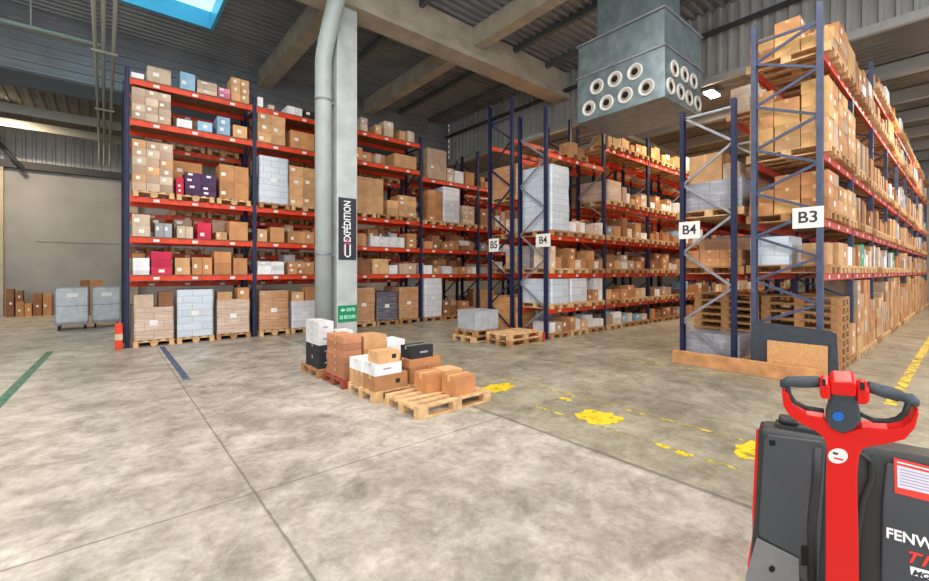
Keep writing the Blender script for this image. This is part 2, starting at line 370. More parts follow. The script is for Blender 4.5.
# skylights
m, nt, b = newmat('skylight_glazing')
b.inputs['Base Color'].default_value = (0.35, 0.85, 0.95, 1); b.inputs['Transmission Weight'].default_value = 1.0; b.inputs['Roughness'].default_value = 0.3; b.inputs['IOR'].default_value = 1.05
M['glaze'] = m
M['skyframe'] = mat('skylight_frame_blue', rgb(96, 186, 220), 0.4)
def skylight(n, x0, x1, y0, y1, z, h):
    fr = MB()
    for (a, b_) in (((x0, y0, z-0.12), (x0+0.1, y1, z+h)), ((x1-0.1, y0, z-0.12), (x1, y1, z+h)), ((x0+0.1, y0, z-0.12), (x1-0.1, y0+0.1, z+h)), ((x0+0.1, y1-0.1, z-0.12), (x1-0.1, y1, z+h))):
        fr.box(a, b_)
    nb = 3
    for i in range(1, nb):
        xx = x0+(x1-x0)*i/nb; fr.box((xx-0.03, y0+0.1, z+h-0.08), (xx+0.03, y1-0.1, z+h))
    f = structure(fr.build('window_%d' % n, M['skyframe']))
    MB().box((x0+0.1, y0+0.1, z+h+0.003), (x1-0.1, y1-0.1, z+h+0.02)).build('pane', M['glaze'], f)
skylight(1, SKX0, SKX1, SKY0, SKY1, ZR, 0.45)
skylight(2, S2[0], S2[1], S2[2], S2[3], ZL, 0.3)
# ------------------------------------------------------------ column, pipe, signs
CX0, CX1, CY0, CY1 = 4.65, 5.22, 10.7, 11.1
c_ = MB().box((CX0, CY0, 0), (CX1, CY1, 8.81)).build('concrete_column', M['colconc'], bevel=0.02)
structure(c_)
pipe = empty('drain_pipe', (4.36, 10.9, 0)); tag(pipe, 'thick grey vertical pipe strapped to the concrete column, bent at its top', 'pipe')
pb = [(4.36, 10.9, 0), (4.36, 10.9, 7.2), (4.365, 10.87, 7.4), (4.38, 10.76, 7.7), (4.49, 10.12, 9.0), (4.5, 10.06, 9.2), (4.5, 10.05, 9.9)]
pb = [(x-4.36, y-10.9, z) for x, y, z in pb]
MB().tube(pb, 0.213, 24, up=(1, 0.3, 0)).build('pipe_run', M['pipe'], pipe)
for z in (2.2, 6.2): 
    MB().tube([(0, 0, z), (0, 0, z+0.06)], 0.22, 24, up=(1, 0, 0)).box((0.2, -0.03, z), (0.289, 0.03, z+0.05)).build('bracket', M['galv'], pipe)
RX = (PI/2, 0, 0)
a = at_y(338.6, 197, CY0-0.015); b_ = at_y(356.2, 260, CY0-0.015)
s = MB().box((a.x, CY0-0.02, b_.z), (b_.x, CY0-0.002, a.z)).build('aisle_banner', M['banner']); tag(s, 'dark vertical banner with white EXPÉDITION lettering on the concrete column', 'banner')
cx = (a.x+b_.x)/2
text('lettering', 'EXPÉDITION', 0.27, M['whitetxt'], s, (cx, CY0-0.022, a.z-0.62), (PI/2, -PI/2, 0), width=0.72, bold=0.006)
icon = MB()
zc = b_.z+0.27
for (x0, z0, x1, z1) in ((-0.09, -0.16, -0.05, 0.14), (0.05, -0.16, 0.09, 0.14)): icon.box((cx+x0, CY0-0.026, zc+z0), (cx+x1, CY0-0.021, zc+z1))
icon.box((cx-0.05, CY0-0.026, zc-0.2), (cx+0.05, CY0-0.021, zc-0.16))
icon.build('icon', M['whitetxt'], s)
MB().box((cx-0.09, CY0-0.026, zc+0.15), (cx+0.09, CY0-0.021, zc+0.18)).box((cx-0.02, CY0-0.026, zc+0.2), (cx+0.02, CY0-0.021, zc+0.3)).box((cx-0.11, CY0-0.026, zc-0.1), (cx-0.095, CY0-0.021, zc+0.12)).build('icon', M['pinktxt'], s)
a = at_y(338, 305.8, CY0-0.015); b_ = at_y(356.8, 321, CY0-0.015); cx = (a.x+b_.x)/2; cz = (a.z+b_.z)/2; w = b_.x-a.x; h = a.z-b_.z
s = MB().box((a.x, CY0-0.02, b_.z), (b_.x, CY0-0.002, a.z)).build('exit_sign', M['green']); tag(s, 'green exit sign with white arrow low on the concrete column', 'sign')
ar = [(-0.2, 0), (-0.13, 0.055), (-0.13, 0.02), (-0.07, 0.02), (-0.07, -0.02), (-0.13, -0.02), (-0.13, -0.055)]
MB().prism([(cx+x, CY0-0.021, cz+h*0.22+z) for x, z in ar], (0, -0.004, 0)).build('arrow', M['mint'], s, fix=True)
text('lettering', 'SORTIE', 0.12, M['mint'], s, (cx+0.09, CY0-0.022, cz+h*0.22), RX, width=0.62, bold=0.003)
text('lettering', 'DE SECOURS', 0.13, M['mint'], s, (cx, CY0-0.022, cz-h*0.22), RX, width=0.60, bold=0.003)
# conduits overhead at the left
for i, (xc, xt) in enumerate(((-0.18, 'thin grey conduit overhead, leftmost of three running to the back wall'), (-0.03, 'thin grey conduit overhead, middle of three running to the back wall'), (0.155, 'grey conduit overhead, nearest the rack of three running to the back wall'))):
    cd = empty('conduit', (xc, YB-0.1, 0)); tag(cd, xt, 'conduit', 'conduits under the roof')
    zt = 7.15
    MB().tube([(0, -24, zt), (0, -2.2, zt), (0, -2.0, zt-0.1), (0, -2.0, zt-1.0)], 0.04, 10, up=(1, 0, 0)).build('tube', M['conduit'], cd)
for i, y in enumerate((9.0, 13.5, 18.3)):
    tag(MB().box((-0.26, y-0.03, 7.05), (0.24, y+0.03, 7.10)).bar((-0.02, y, 7.09), (-0.02, y, 9.99 if y < 18.6 else ZL), 0.03, 0.03).build('conduit_hanger', M['conduit']), ('steel hanger bracket under the conduits, ' + ('closest to the camera', 'midway along', 'beside the roof step')[i]), 'bracket', 'conduit hangers')
tag(MB().tube([(-9, 16.0, 8.2), (-0.1, 16.0, 8.2)], 0.07, 10).bar((-5, 16.0, 8.2), (-5, 16.0, 9.9), 0.03, 0.03).bar((-1.5, 16.0, 8.2), (-1.5, 16.0, 9.9), 0.03, 0.03).build('pipe', M['conduit']), 'pale horizontal pipe hanging under the roof at upper left', 'pipe')
tag(MB().tube([(-3.6, 24.8, 7.4), (-2.5, 24.8, 5.9)], 0.08, 10).build('roof_brace', M['darksteel']), 'dark diagonal brace at the top of the back wall', 'brace')
# ------------------------------------------------------------ air diffuser box
D = (9.1, 11.0, 4.2, 6.4)
duct = empty('air_diffuser', (10.05, 5.3, 5.5)); tag(duct, 'big zinc air diffuser box with round nozzles hanging above the aisle', 'air duct')
ox, oy, oz = 10.05, 5.3, 5.5
def rel(a): return (a[0]-ox, a[1]-oy, a[2]-oz)
MB().box(rel((D[0], D[2], 5.5)), rel((D[1], D[3], 6.6))).build('nozzle_box', M['zinc'], duct, bevel=0.01)
MB().box(rel((D[0]+0.02, D[2]+0.02, 6.62)), rel((D[1]-0.02, D[3]-0.02, 7.4))).build('upper_box', M['zinc'], duct, bevel=0.01)
MB().box(rel((D[0]-0.03, D[2]-0.03, 6.59)), rel((D[1]+0.03, D[3]+0.03, 6.63))).build('flange', M['galv'], duct)
MB().box(rel((D[0]+0.35, D[2]+0.35, 7.44)), rel((D[1]-0.35, D[3]-0.35, 9.29))).build('riser_duct', M['zinc'], duct)
MB().box(rel((D[0]-0.03, D[2]-0.03, 7.4)), rel((D[1]+0.03, D[3]+0.03, 7.44))).build('flange', M['galv'], duct)
def nozzle():
    seg = 28; prof = [(0.182, 0.0), (0.186, 0.02), (0.172, 0.034), (0.152, 0.03), (0.138, 0.004), (0.12, 0.002)]
    vs = []; fs = []
    for r, o in prof:
        for kx in range(seg): vs.append((r*math.cos(2*PI*kx/seg), r*math.sin(2*PI*kx/seg), o))
    for j in range(len(prof)-1):
        for kx in range(seg): fs.append((j*seg+kx, j*seg+(kx+1) % seg, (j+1)*seg+(kx+1) % seg, (j+1)*seg+kx))
    mb = MB().add(vs, fs, 0, True); me = mb.mesh('nozzle', [M['offwhite']])
    mb2 = MB(); vs2 = [(0.125*math.cos(2*PI*kx/seg), 0.125*math.sin(2*PI*kx/seg), 0.012) for kx in range(seg)]
    # inner cone: a pale spout with a dark throat
    inner = [(0.112, 0.003), (0.094, 0.03), (0.082, 0.022)]
    vs = [(r*math.cos(2*PI*kx/seg), r*math.sin(2*PI*kx/seg), o) for r, o in inner for kx in range(seg)]
    fs = [(j*seg+kx, j*seg+(kx+1) % seg, (j+1)*seg+(kx+1) % seg, (j+1)*seg+kx) for j in range(2) for kx in range(seg)]
    me2 = MB().add(vs, fs, 0, True).mesh('spout', [M['spout']])
    me3 = MB().tube([(0, 0, 0.002), (0, 0, 0.02)], 0.084, seg).mesh('throat', [M['hole']])
    return me, me2, me3
nz, nz2, nz3 = nozzle()
for (px, py) in ((597, 87), (615, 79.5), (635, 72), (589, 108.6), (606.7, 103), (625.5, 95.5), (646.5, 87.7)):
    p = at_x(px, py, D[0]); o = link('nozzle', nz, duct, rel((D[0]-0.002, p.y, p.z)), (0, -PI/2, 0)); link('spout', nz2, o); link('throat', nz3, o, (0.03, 0.01, 0))
for (px, py) in ((674, 69), (684, 75), (693, 81.7), (670, 86.4), (680, 92.4), (688.5, 98.5), (697, 104)):
    p = at_y(px, py, D[2]); o = link('nozzle', nz, duct, rel((p.x, D[2]-0.002, p.z)), (PI/2, 0, 0)); link('spout', nz2, o); link('throat', nz3, o, (0.01, -0.02, 0))
# ------------------------------------------------------------ lamps
def lamp(loc, label, W, zc, colr=(1, 0.82, 0.6), s=0.35):
    t = empty('high_bay_lamp', loc); tag(t, label, 'ceiling light', 'high bay lamps')
    MB().box((-s, -0.16, 0.05), (s, 0.16, 0.14)).build('housing', M['galv'], t)
    MB().box((-s+0.03, -0.13, 0.01), (s-0.03, 0.13, 0.05)).build('diffuser', M['lamp'], t)
    MB().tube([(0, 0, 0.14), (0, 0, zc-loc[2])], 0.012, 8).build('rod', M['conduit'], t)
    ld = bpy.data.lights.new('lamp_light', 'AREA'); ld.shape = 'RECTANGLE'; ld.size = 2*s; ld.size_y = 0.3; ld.energy = W; ld.color = colr
    lo = bpy.data.objects.new('lamp_light', ld); col.objects.link(lo); lo.parent = t; lo.location = (0, 0, -0.01)
LAMPS = [((15.1, 5.45, 7.52), 'bright warm lamp glowing beside the air diffuser box', 300),
         ((15.5, 12.0, 7.05), 'small bright lamp above the aisle beside the B5 rack', 300),
         ((15.3, 18.2, 7.1), 'bright lamp seen over the top shelf of the rack behind the column', 300),
         ((-2.75, 21.8, 7.5), 'bright lamp under the low roof at the upper left edge', 300),
         ((21.0, 5.45, 7.25), 'lamp further down the aisle past the air diffuser box', 300), ((27.0, 5.45, 7.25), 'lamp deep in the aisle past the air diffuser box', 300),
         ((21.0, 11.0, 7.05), 'lamp deep in the aisle beside the B5 rack', 300),
         ((18.0, -0.4, 7.1), 'added unseen lamp over the aisle beside the B3 rack', 360), ((26.0, -0.4, 7.1), 'added unseen lamp deep over the aisle beside the B3 rack', 360)]  # last pair added out of view to light the B3 aisle
for loc, lb, W in LAMPS: lamp(loc, lb, W, ZL-0.05)
for i, (x, y) in enumerate(((-5, -5), (0, -5), (6.6, -5), (-5, 0.5), (0, 1.5), (6.8, 1.0), (-5, 5.5), (2.2, 6.0), (-6, 10.0))):
    lamp((x, y, 8.9), 'added fill lamp overhead, out of view above the loading area', 210, ZR-.1, (1, .965, .93), .7)  # added fill lamps, unseen above and behind the camera, for even front brightness
# ------------------------------------------------------------ racks
ORD = ['first', 'second', 'third', 'fourth', 'fifth', 'sixth', 'seventh', 'eighth', 'ninth', 'tenth', 'eleventh', 'twelfth']
BAY = 2.75
def beam_mesh(m_, lab=True):
    # beam along +X from post to post with end plates and white location stickers in its front face
    x0, x1, h, t = 0.055, BAY-0.055, 0.12, 0.05
    xs = [x0, 0.5, 0.62, 1.3, 1.42, 2.15, 2.27, x1]; zs = [-h, -h*0.78, -h*0.25, 0]
    vs = [(x, 0, z) for z in zs for x in xs]; n = len(xs); fs = []; ms = []
    for j in range(3):
        for i in range(n-1):
            fs.append((j*n+i, j*n+i+1, (j+1)*n+i+1, (j+1)*n+i)); ms.append(1 if (lab and j == 1 and i in (1, 3, 5)) else 0)
    mb = MB(); mb.v = vs[:]; mb.f = fs; mb.m = ms; mb.smooth = [False]*len(fs)
    # back, top, bottom, ends share the corner vertices
    b0 = len(mb.v); mb.v += [(x0, t, -h), (x1, t, -h), (x1, t, 0), (x0, t, 0)]
    c = [0, n-1, 4*n-1, 3*n]
    mb.f += [(b0+1, b0, b0+3, b0+2), (c[0], b0, b0+1, c[1]), (c[2], b0+2, b0+3, c[3]), (c[0], c[3], b0+3, b0), (c[1], b0+1, b0+2, c[2])]; mb.m += [0]*5; mb.smooth += [False]*5
    mb.box((x0, -0.006, -h-0.03), (x0+0.03, 0, 0.05)); mb.box((x1-0.03, -0.006, -h-0.03), (x1, 0, 0.05))
    return mb.mesh('beam', [m_, M['sticker']])
def post_mesh(h, m_):
    # roll-formed C section, open towards the inside, with a slotted face
    w, d, t = 0.1, 0.08, 0.008
    return MB().add(*((lambda P: ([(x, y, 0) for x, y in P]+[(x, y, h) for x, y in P], [(i, (i+1) % len(P), (i+1) % len(P)+len(P), i+len(P)) for i in range(len(P))]+[tuple(range(len(P)))[::-1], tuple(range(len(P), 2*len(P)))]))(
        [(-w/2, 0), (-w/2+0.02, 0), (-w/2+0.03, 0.012), (w/2-0.03, 0.012), (w/2-0.02, 0), (w/2, 0), (w/2, d), (w/2-t, d), (w/2-t, t*2.2), (-w/2+t, t*2.2), (-w/2+t, d), (-w/2, d)]))).mesh('post', [m_])
def brace_mesh(h, depth, m_, z=.12, rise=.68, side=0):
    mb = MB()
    mb.bar((0, 0.04, z), (0, depth-0.04, z), 0.03, 0.045)
    while z+rise < h-0.06:
        a, c = (0.04, depth-0.04) if side == 0 else (depth-0.04, 0.04)
        mb.bar((0, a, z), (0, c, z+rise), 0.03, 0.045); z += rise; side ^= 1
    mb.bar((0, 0.04, z-.03), (0, depth-0.04, z-.03), 0.03, 0.045)
    return mb.mesh('upright_frame', [m_])
foot_me = MB().box((-0.08, -0.03, 0), (0.08, 0.13, 0.012)).mesh('foot_plate', [M['blue']])
RACKS = {}
def rack(key, label, x0, yf, nb, depth, heights, levels, mpost, mbeam, mbrace, decks=(), br=(.12, .68, 0)):
    r = empty('pallet_rack', (x0, yf, 0)); tag(r, label, 'pallet rack', 'warehouse racking rows')
    pc = {}; bm = beam_mesh(mbeam); bm2 = beam_mesh(mbeam, False)
    for i in range(nb+1):
        h = heights(i)
        if h not in pc: pc[h] = (post_mesh(h, mpost), brace_mesh(h, depth, mbrace, *br))
        f = link('upright_frame', pc[h][1], r, (i*BAY, 0, 0))
        link('post', pc[h][0], f, (0, 0, 0.012)); link('post', pc[h][0], f, (0, depth, 0.012), (0, 0, PI))
        link('foot_plate', foot_me, f); link('foot_plate', foot_me, f, (0, depth, 0), (0, 0, PI))
    panel = MB().box((0.06, 0.0, 0.001), (BAY-0.06, depth, 0.022)).mesh('shelf_panel', [M['deck']])
    for i in range(nb):
        for j, z in enumerate(levels(i)):
            link('beam', bm, r, (i*BAY, 0.012, z)); link('beam', bm2, r, (i*BAY+BAY, depth-0.012, z), (0, 0, PI))
            if j in decks: link('shelf_panel', panel, r, (i*BAY, 0, z))
    RACKS[key] = dict(x0=x0, yf=yf, nb=nb, depth=depth, levels=levels, decks=decks, root=r)
Y1 = 12.67; X1 = 0.39; X2 = 8.93
lev1 = lambda i: [1.68, 2.59, 3.55, 5.35, 6.31] if i < 3 else [1.68, 2.59, 3.5, 5.15]
rack('R1', 'long orange and blue pallet rack running behind the concrete column', X1, Y1, 7, 1.05, lambda i: 6.57 if i < 5 else 6.0, lev1, M['blue'], M['orange'], M['blue'], decks=(0, 1, 3, 4))
lev1b = lambda i: [1.5, 2.27, 3.3, 5.1, 6.08] if i < 3 else [1.5, 2.27, 3.3, 4.9]
rack('R1b', 'rear row of racking standing back to back behind the long orange rack', X1, 13.98, 7, 1.0, lambda i: 6.45 if i < 5 else 5.9, lev1b, M['blue'], M['orange'], M['blue'])
lev2 = lambda i: [0.78, 1.73, 2.75, 4.95] if i == 0 else [0.78, 1.73, 2.75, 3.85, 5.6]
rack('R2a', 'middle pallet rack with a B4 sign on its end post, full of small cartons', X2, 7.22, 9, 1.0, lambda i: 6.12 if i == 0 else 6.4, lev2, M['blue'], M['orange'], M['galv'], br=(.12, .67, 1))
lev2b = lambda i: [1.73, 2.75, 3.85, 5.6]
rack('R2b', 'pallet rack with a B5 sign, back to back with the middle rack', X2, 8.45, 9, 1.0, lambda i: 6.75, lev2b, M['blue'], M['orange'], M['blue'])
lev3a = lambda i: [1.73, 2.85] if i == 0 else [1.73, 2.85, 4.0, 5.5]
rack('R3a', 'pallet rack with a B4 sign and a short end frame beside the B3 rack', X2, 2.80, 9, 1.0, lambda i: 4.98 if i == 0 else (5.2 if i == 1 else 6.2), lev3a, M['blue'], M['red_beam'], M['galv'])
lev3b = lambda i: [1.75, 2.65, 3.75, 5.4] if i < 2 else [1.75, 2.65, 3.75, 5.4, 6.3]
rack('R3b', 'tall pallet rack with the B3 sign beside the right-hand aisle', X2, 1.556, 9, 1.0, lambda i: 6.15 if i < 2 else 6.93, lev3b, M['slate'], M['red_beam'], M['slate'], br=(.46, .388, 0))
# aisle signs
def aisle_sign(t_, a, b_, X, label, size):
    p = at_x(a[0], a[1], X); q = at_x(b_[0], b_[1], X)
    y0, y1 = min(p.y, q.y), max(p.y, q.y); z0, z1 = min(p.z, q.z), max(p.z, q.z)
    s = MB().box((X-0.006, y0, z0), (X, y1, z1)).build('aisle_sign', M['sticker']); tag(s, label, 'sign', 'rack end signs')
    text('lettering', t_, size*.9*(z1-z0), M['darktxt'], s, (X-0.008, (y0+y1)/2, (z0+z1)/2), (PI/2, 0, -PI/2), bold=0.004)
XS = X2-0.055
aisle_sign('B3', (792.5, 208.5), (824, 227), XS, 'white rectangular sign reading B3 on the tall rack post', 0.85)
aisle_sign('B4', (679, 222.5), (700, 238), XS, 'white sign reading B4 on the blue post beside the B3 rack', 0.85)
aisle_sign('B4', (536, 234.5), (550.5, 246.5), XS, 'small white sign reading B4 on the middle rack post', 0.85)
aisle_sign('B5', (489, 239), (499, 251.5), XS, 'small white sign reading B5 on the dark post behind the middle rack', 0.85)
# ------------------------------------------------------------ goods: candidates first, then the largest in view become objects
ITEMS = []
def item(kind, x0, y0, z0, dx, dy, dz, colr, rk=None, bay=0, lev=0, **kw):
    ITEMS.append(dict(kind=kind, b=(x0, y0, z0, dx, dy, dz), c=colr, rk=rk, bay=bay, lev=lev, **kw))
PAL = (0.8, 1.2, 0.144)
def pallet_at(rk, bay, lev, x, y, z): item('pallet', x, y, z, *PAL, 'wood' if random.random() < 0.6 else 'oldwood', rk, bay, lev)
BROWNS = ['brown', 'light brown', 'orange-brown', 'brown', 'greyish-brown', 'dark brown']
def rand_col(style):
    r = random.random()
    if style == 'white': return 'white' if r < 0.40 else ('beige' if r < 0.6 else random.choice(BROWNS))
    if style == 'warm': return random.choice(['orange-brown', 'yellow-brown', 'light brown', 'brown']) if r < 0.85 else 'white'
    return random.choice(BROWNS) if r < 0.78 else ('white' if r < 0.88 else random.choice(['beige', 'grey', 'light blue']))
def columns(rk, bay, lev, x0, x1, yf, z, hmax, style, dmin=0.22, dmax=0.42, ybase=0.0, fillh=None):
    x = x0+0.01
    while x < x1-0.18:
        w = min(random.uniform(dmin, dmax), x1-x-0.01)
        if w < 0.15: break
        cc = rand_col(style); hh = random.uniform(0.16, 0.34); d = random.uniform(0.35, 0.6); tot = 0
        lim = fillh if fillh else random.uniform(0.32, max(.34, hmax))
        yj = yf+ybase+random.uniform(0, 0.06)
        first = True
        while (tot+hh <= lim or first) and tot+hh < hmax:
            if random.random() < 0.25: cc = rand_col(style)
            item('carton', x, yj, z+tot, w-0.01, d, hh-0.003, cc, rk, bay, lev); tot += hh; first = False
        x += w+random.uniform(0.0, 0.03)
def slots(rk, bay):
    R = RACKS[rk]; bx = R['x0']+bay*BAY
    for sidx in range(3): yield sidx, bx+0.09+sidx*0.86+0.02
def fill(rk, bay, lev, style, dens=0.9, wrap=0.15, fillh=None, hcap=9):
    R = RACKS[rk]; L_ = [0.0]+R['levels'](bay); z = L_[lev]
    ztop = (L_[lev+1]-0.14) if lev+1 < len(L_) else z+0.85
    deck = (lev-1) in R['decks'] if lev > 0 else False
    for sidx, x in slots(rk, bay):
        if random.random() > dens:
            if random.random() < 0.4 and not deck: pallet_at(rk, bay, lev, x, R['yf']-0.08, z)
            continue
        if deck: zb = z+0.024
        else: pallet_at(rk, bay, lev, x, R['yf']-0.08, z); zb = z+0.146
        hm = min(ztop-zb-0.03, hcap)
        if random.random() < wrap:
            item('load', x+0.01, R['yf']-0.05, zb, 0.78, 1.1, min(hm, random.uniform(0.55, 1.3)), random.choice(['brown', 'white', 'beige', 'grey', 'orange-brown']), rk, bay, lev)
        else:
            columns(rk, bay, lev, x, x+0.8, R['yf']-0.05, zb, hm, style, fillh=fillh)
# --- rack behind the column: bays 0 and 1 item by item
def xp(px, Y=Y1): return at_y(px, 200, Y).x
def grid(bay, lev, px0, px1, h, nx, nz, colr, depth=0.55, dy=0.0, kind='carton', pal=False, zoff=0.0, cs=None):
    L_ = [0.0]+lev1(bay); z = L_[lev]; deck = (lev-1) in (0, 1, 3, 4)
    zb = z+(0.024 if deck and lev > 0 else 0.146)+zoff
    xa, xb = xp(px0), xp(px1); bx = X1+bay*BAY; xa = max(xa, bx+0.07); xb = min(xb, bx+BAY-0.07)
    for i in range(nx):
        for j in range(nz):
            c_ = colr if not cs else cs[(i+j*nx) % len(cs)]
            item(kind, xa+(xb-xa)*i/nx+0.003, Y1-0.03+dy+(0.012*((i*7+j*3) % 3)), zb+h*j/nz, (xb-xa)/nx-0.006, depth, h/nz-0.003, c_, 'R1', bay, lev)
for bay in range(7):
    for lev in ((0, 3) if bay < 7 else ()):
        for sidx, x in slots('R1', bay): pallet_at('R1', bay, lev, x, Y1-0.08, ([0.0]+lev1(bay))[lev])
G = grid
# top shelf
G(0,5,131,144,.12,1,1,'white'); G(0,5,147,171,.36,1,1,'beige'); G(0,5,180,195,.42,1,1,'light blue'); G(0,5,197,217,.32,1,3,'beige'); G(0,5,218,230,.26,1,2,'pink'); G(0,5,231,249,.62,2,3,'light brown')
G(0,4,131.5,171,.74,3,4,'greyish-brown',cs=['greyish-brown','beige','greyish-brown','beige']); G(0,4,177,192,.2,1,1,'white'); G(0,4,197.5,212,.24,1,1,'light blue'); G(0,4,217,230,.46,1,2,'light blue'); G(0,4,233,247,.32,1,1,'light brown')
G(0,4,176,205,.4,1,1,'dark brown',dy=0.6,depth=0.4)
G(0,3,132,173,1.2,3,6,'greyish-brown',cs=['greyish-brown','beige','greyish-brown','light brown']); G(0,3,175,206,.95,1,2,'brown',dy=0.6,depth=0.45); G(0,3,185,216,.58,2,4,'purple',depth=0.5); G(0,3,176,183.5,.42,1,3,'crimson'); G(0,3,219.5,248.5,.9,2,2,'brown',depth=0.6)
G(0,2,132,150,.52,1,2,'beige'); G(0,2,155,172,.34,2,1,'grey'); G(0,2,177,193,.3,2,1,'beige'); G(0,2,197.5,211,.42,1,2,'crimson'); G(0,2,216,227,.2,2,1,'light brown'); G(0,2,229,247.5,.5,1,1,'brown')
G(0,1,133,149.5,.40,1,4,'white'); G(0,1,151,171.5,.56,1,3,'crimson'); G(0,1,175,190,.42,1,2,'light brown'); G(0,1,192,212,.44,2,1,'brown'); G(0,1,214,231,.6,1,2,'orange-brown'); G(0,1,233,247,.44,1,1,'brown')
G(0,0,135,172,.78,3,3,'beige',kind='load',depth=1.0,cs=['beige']) if False else None
def L0(bay, lev, s_, h, colr, top=None):
    for sidx, x in slots('R1', bay):
        if sidx == s_:
            z = ([0.0]+lev1(bay))[lev]+0.146
            item('load', x+0.01, Y1-0.05, z, 0.78, 1.12, h, colr, 'R1', bay, lev)
            if top:
                for (f0, f1, hh, cc) in top: item('carton', x+0.02+0.76*f0, Y1-0.03, z+h+0.002, 0.76*(f1-f0)-0.01, 0.4, hh, cc, 'R1', bay, lev)
L0(0,0,0,.78,'beige',[(0,.5,.3,'beige'),(.62,1,.36,'dark brown')]); L0(0,0,1,1.18,'light blue'); L0(0,0,2,.9,'beige',[(0,.45,.2,'light brown'),(.62,1,.3,'brown')])
G(1,5,254,263,.26,1,1,'white'); G(1,5,268,274,.12,1,1,'beige'); G(1,5,287,302,.22,2,1,'white'); G(1,5,304,316,.2,1,1,'black')
G(1,5,330,345,.3,2,1,'beige')
L0(1,0,0,1.1,'brown'); L0(1,0,1,.78,'white',[(0,.45,.26,'light brown'),(.5,1,.4,'brown')]); L0(1,0,2,1.0,'white')
G(1,4,254.5,285,.8,2,3,'light brown',depth=.9); G(1,4,290,314,.5,1,1,'brown',depth=.8); G(1,4,318,344,.5,2,2,'brown')
L0(1,3,0,1.3,'light blue'); G(1,3,289,316,1.15,2,4,'light brown',depth=.9); G(1,3,320,344,1.0,2,3,'brown',depth=.8)
G(1,2,255,267,.34,1,1,'light brown'); G(1,2,270,284,.42,1,1,'brown'); G(1,2,288,314,.34,3,1,'brown'); G(1,2,316,343,.36,3,1,'light brown')
G(1,1,255,284,.36,2,3,'white'); G(1,1,288,314,.36,3,2,'brown'); G(1,1,316,343,.4,2,2,'brown')
G(2,5,360,367,.42,1,2,'beige'); G(2,5,375,381,.3,1,1,'light brown'); G(2,5,384,393,.5,1,2,'beige'); G(2,5,399,405,.3,1,1,'light brown'); G(2,5,407,414,.36,2,1,'beige')
G(2,4,350,362,.4,1,1,'brown'); G(2,4,363,374,.34,1,1,'brown',dy=.2); G(2,4,375,380,.3,1,1,'beige'); G(2,4,394,416,.45,1,1,'light brown',depth=.8)
G(2,3,352,383,1.15,1,2,'light brown',depth=.9); G(2,3,387,398,.5,1,2,'light brown'); G(2,3,398.5,416,.72,2,4,'light brown',depth=.6)
G(2,2,350,366,.4,2,1,'brown'); G(2,2,370,404,.34,4,1,'white'); G(2,2,407,416,.5,1,3,'brown')
G(2,1,350,370,.45,1,1,'dark brown'); G(2,1,372,388,.5,1,1,'light brown'); G(2,1,388.5,397,.3,1,1,'white'); G(2,1,399,416,.36,2,1,'greyish-brown')
L0(2,0,0,1.12,'brown'); L0(2,0,1,.95,'dark grey'); L0(2,0,2,1.1,'brown')
G(3,4,427,446,1.1,1,1,'greyish-brown',depth=.8); G(3,4,447,453,.5,1,2,'beige'); G(3,4,454.5,463,.45,1,1,'white'); G(3,4,465,474,.5,2,2,'brown')
G(3,3,427.5,442,1.1,2,6,'brown',depth=.6); L0(3,3,1,1.3,'white'); G(3,3,463,474,.7,2,4,'beige')
for s_ in (0,1,2): fill('R1', 3, 1, 'white', 1.0, 0, hcap=.6) if s_ == 0 else None
fill('R1', 3, 2, 'mix', 1.0, 0, hcap=.55)
L0(3,0,0,1.4,'white'); 
for sidx, x in slots('R1', 3):
    if sidx > 0: columns('R1', 3, 0, x, x+.8, Y1-.05, .146, .9, 'mix')
for bay in (4, 5, 6):
    for lev in (0, 3):
        for sidx, x in slots('R1', bay):
            columns('R1', bay, lev, x, x+.8, Y1-.05, ([0.0]+lev1(bay))[lev]+.146, 1.1, 'mix', fillh=random.uniform(.5, 1.1))
    for lev in (1, 2, 4): fill('R1', bay, lev, 'mix', .95, .05, hcap=.6)
random.seed(41)
for bay in range(4):            # second row of cartons standing behind the front one on the boarded shelves
    for lev in (1, 2, 4):
        if lev == 4 and bay in (1, 3): continue
        for sidx, x in slots('R1', bay):
            columns('R1', bay, lev, x, x+.8, Y1-.05, ([0.0]+lev1(bay))[lev]+.024, .74, 'mix', ybase=.66 if lev != 4 else 1.03-.42, fillh=random.uniform(.45, .72)) if (lev != 4 or (bay == 2 and sidx == 1)) else None
random.seed(17)
for bay in range(7):
    for lev in range(len(lev1b(bay))+1):
        if lev < 5: fill('R1b', bay, lev, 'mix', .8, .25, hcap=.62 if lev in (1, 2) else 1.0)
# --- middle rack
random.seed(23)
def R2slot(lev, s_, h, colr):
    for sidx, x in slots('R2a', 0):
        if sidx == s_:
            z = ([0.0]+lev2(0))[lev]; pallet_at('R2a', 0, lev, x, 7.14, z)
            if colr: item('load', x+.01, 7.17, z+.146, .78, 1.1, h, colr, 'R2a', 0, lev)
            return x, z+.146
x_, z_ = R2slot(3, 0, 1.75, 'light blue')
for s_ in (1, 2):
    x_, z_ = R2slot(3, s_, 1, None); columns('R2a', 0, 3, x_, x_+.8, 7.17, z_, .5, 'white', dmin=.16, dmax=.3, fillh=.4)
for s_ in (0, 1):
    R2slot(1, s_, .66, 'light blue' if s_ == 0 else 'white')
x_, z_ = R2slot(1, 2, 1, None); columns('R2a', 0, 1, x_, x_+.8, 7.17, z_, .7, 'mix', dmin=.18, dmax=.3)
for s_ in (0, 1, 2):
    x_, z_ = R2slot(2, s_, 1, None); columns('R2a', 0, 2, x_, x_+.8, 7.17, z_, .7, 'white', dmin=.18, dmax=.34)
for s_ in (0, 1, 2):
    x_, z_ = R2slot(0, s_, 1, None); columns('R2a', 0, 0, x_, x_+.8, 7.17, z_, .5, 'white', dmin=.2, dmax=.4)
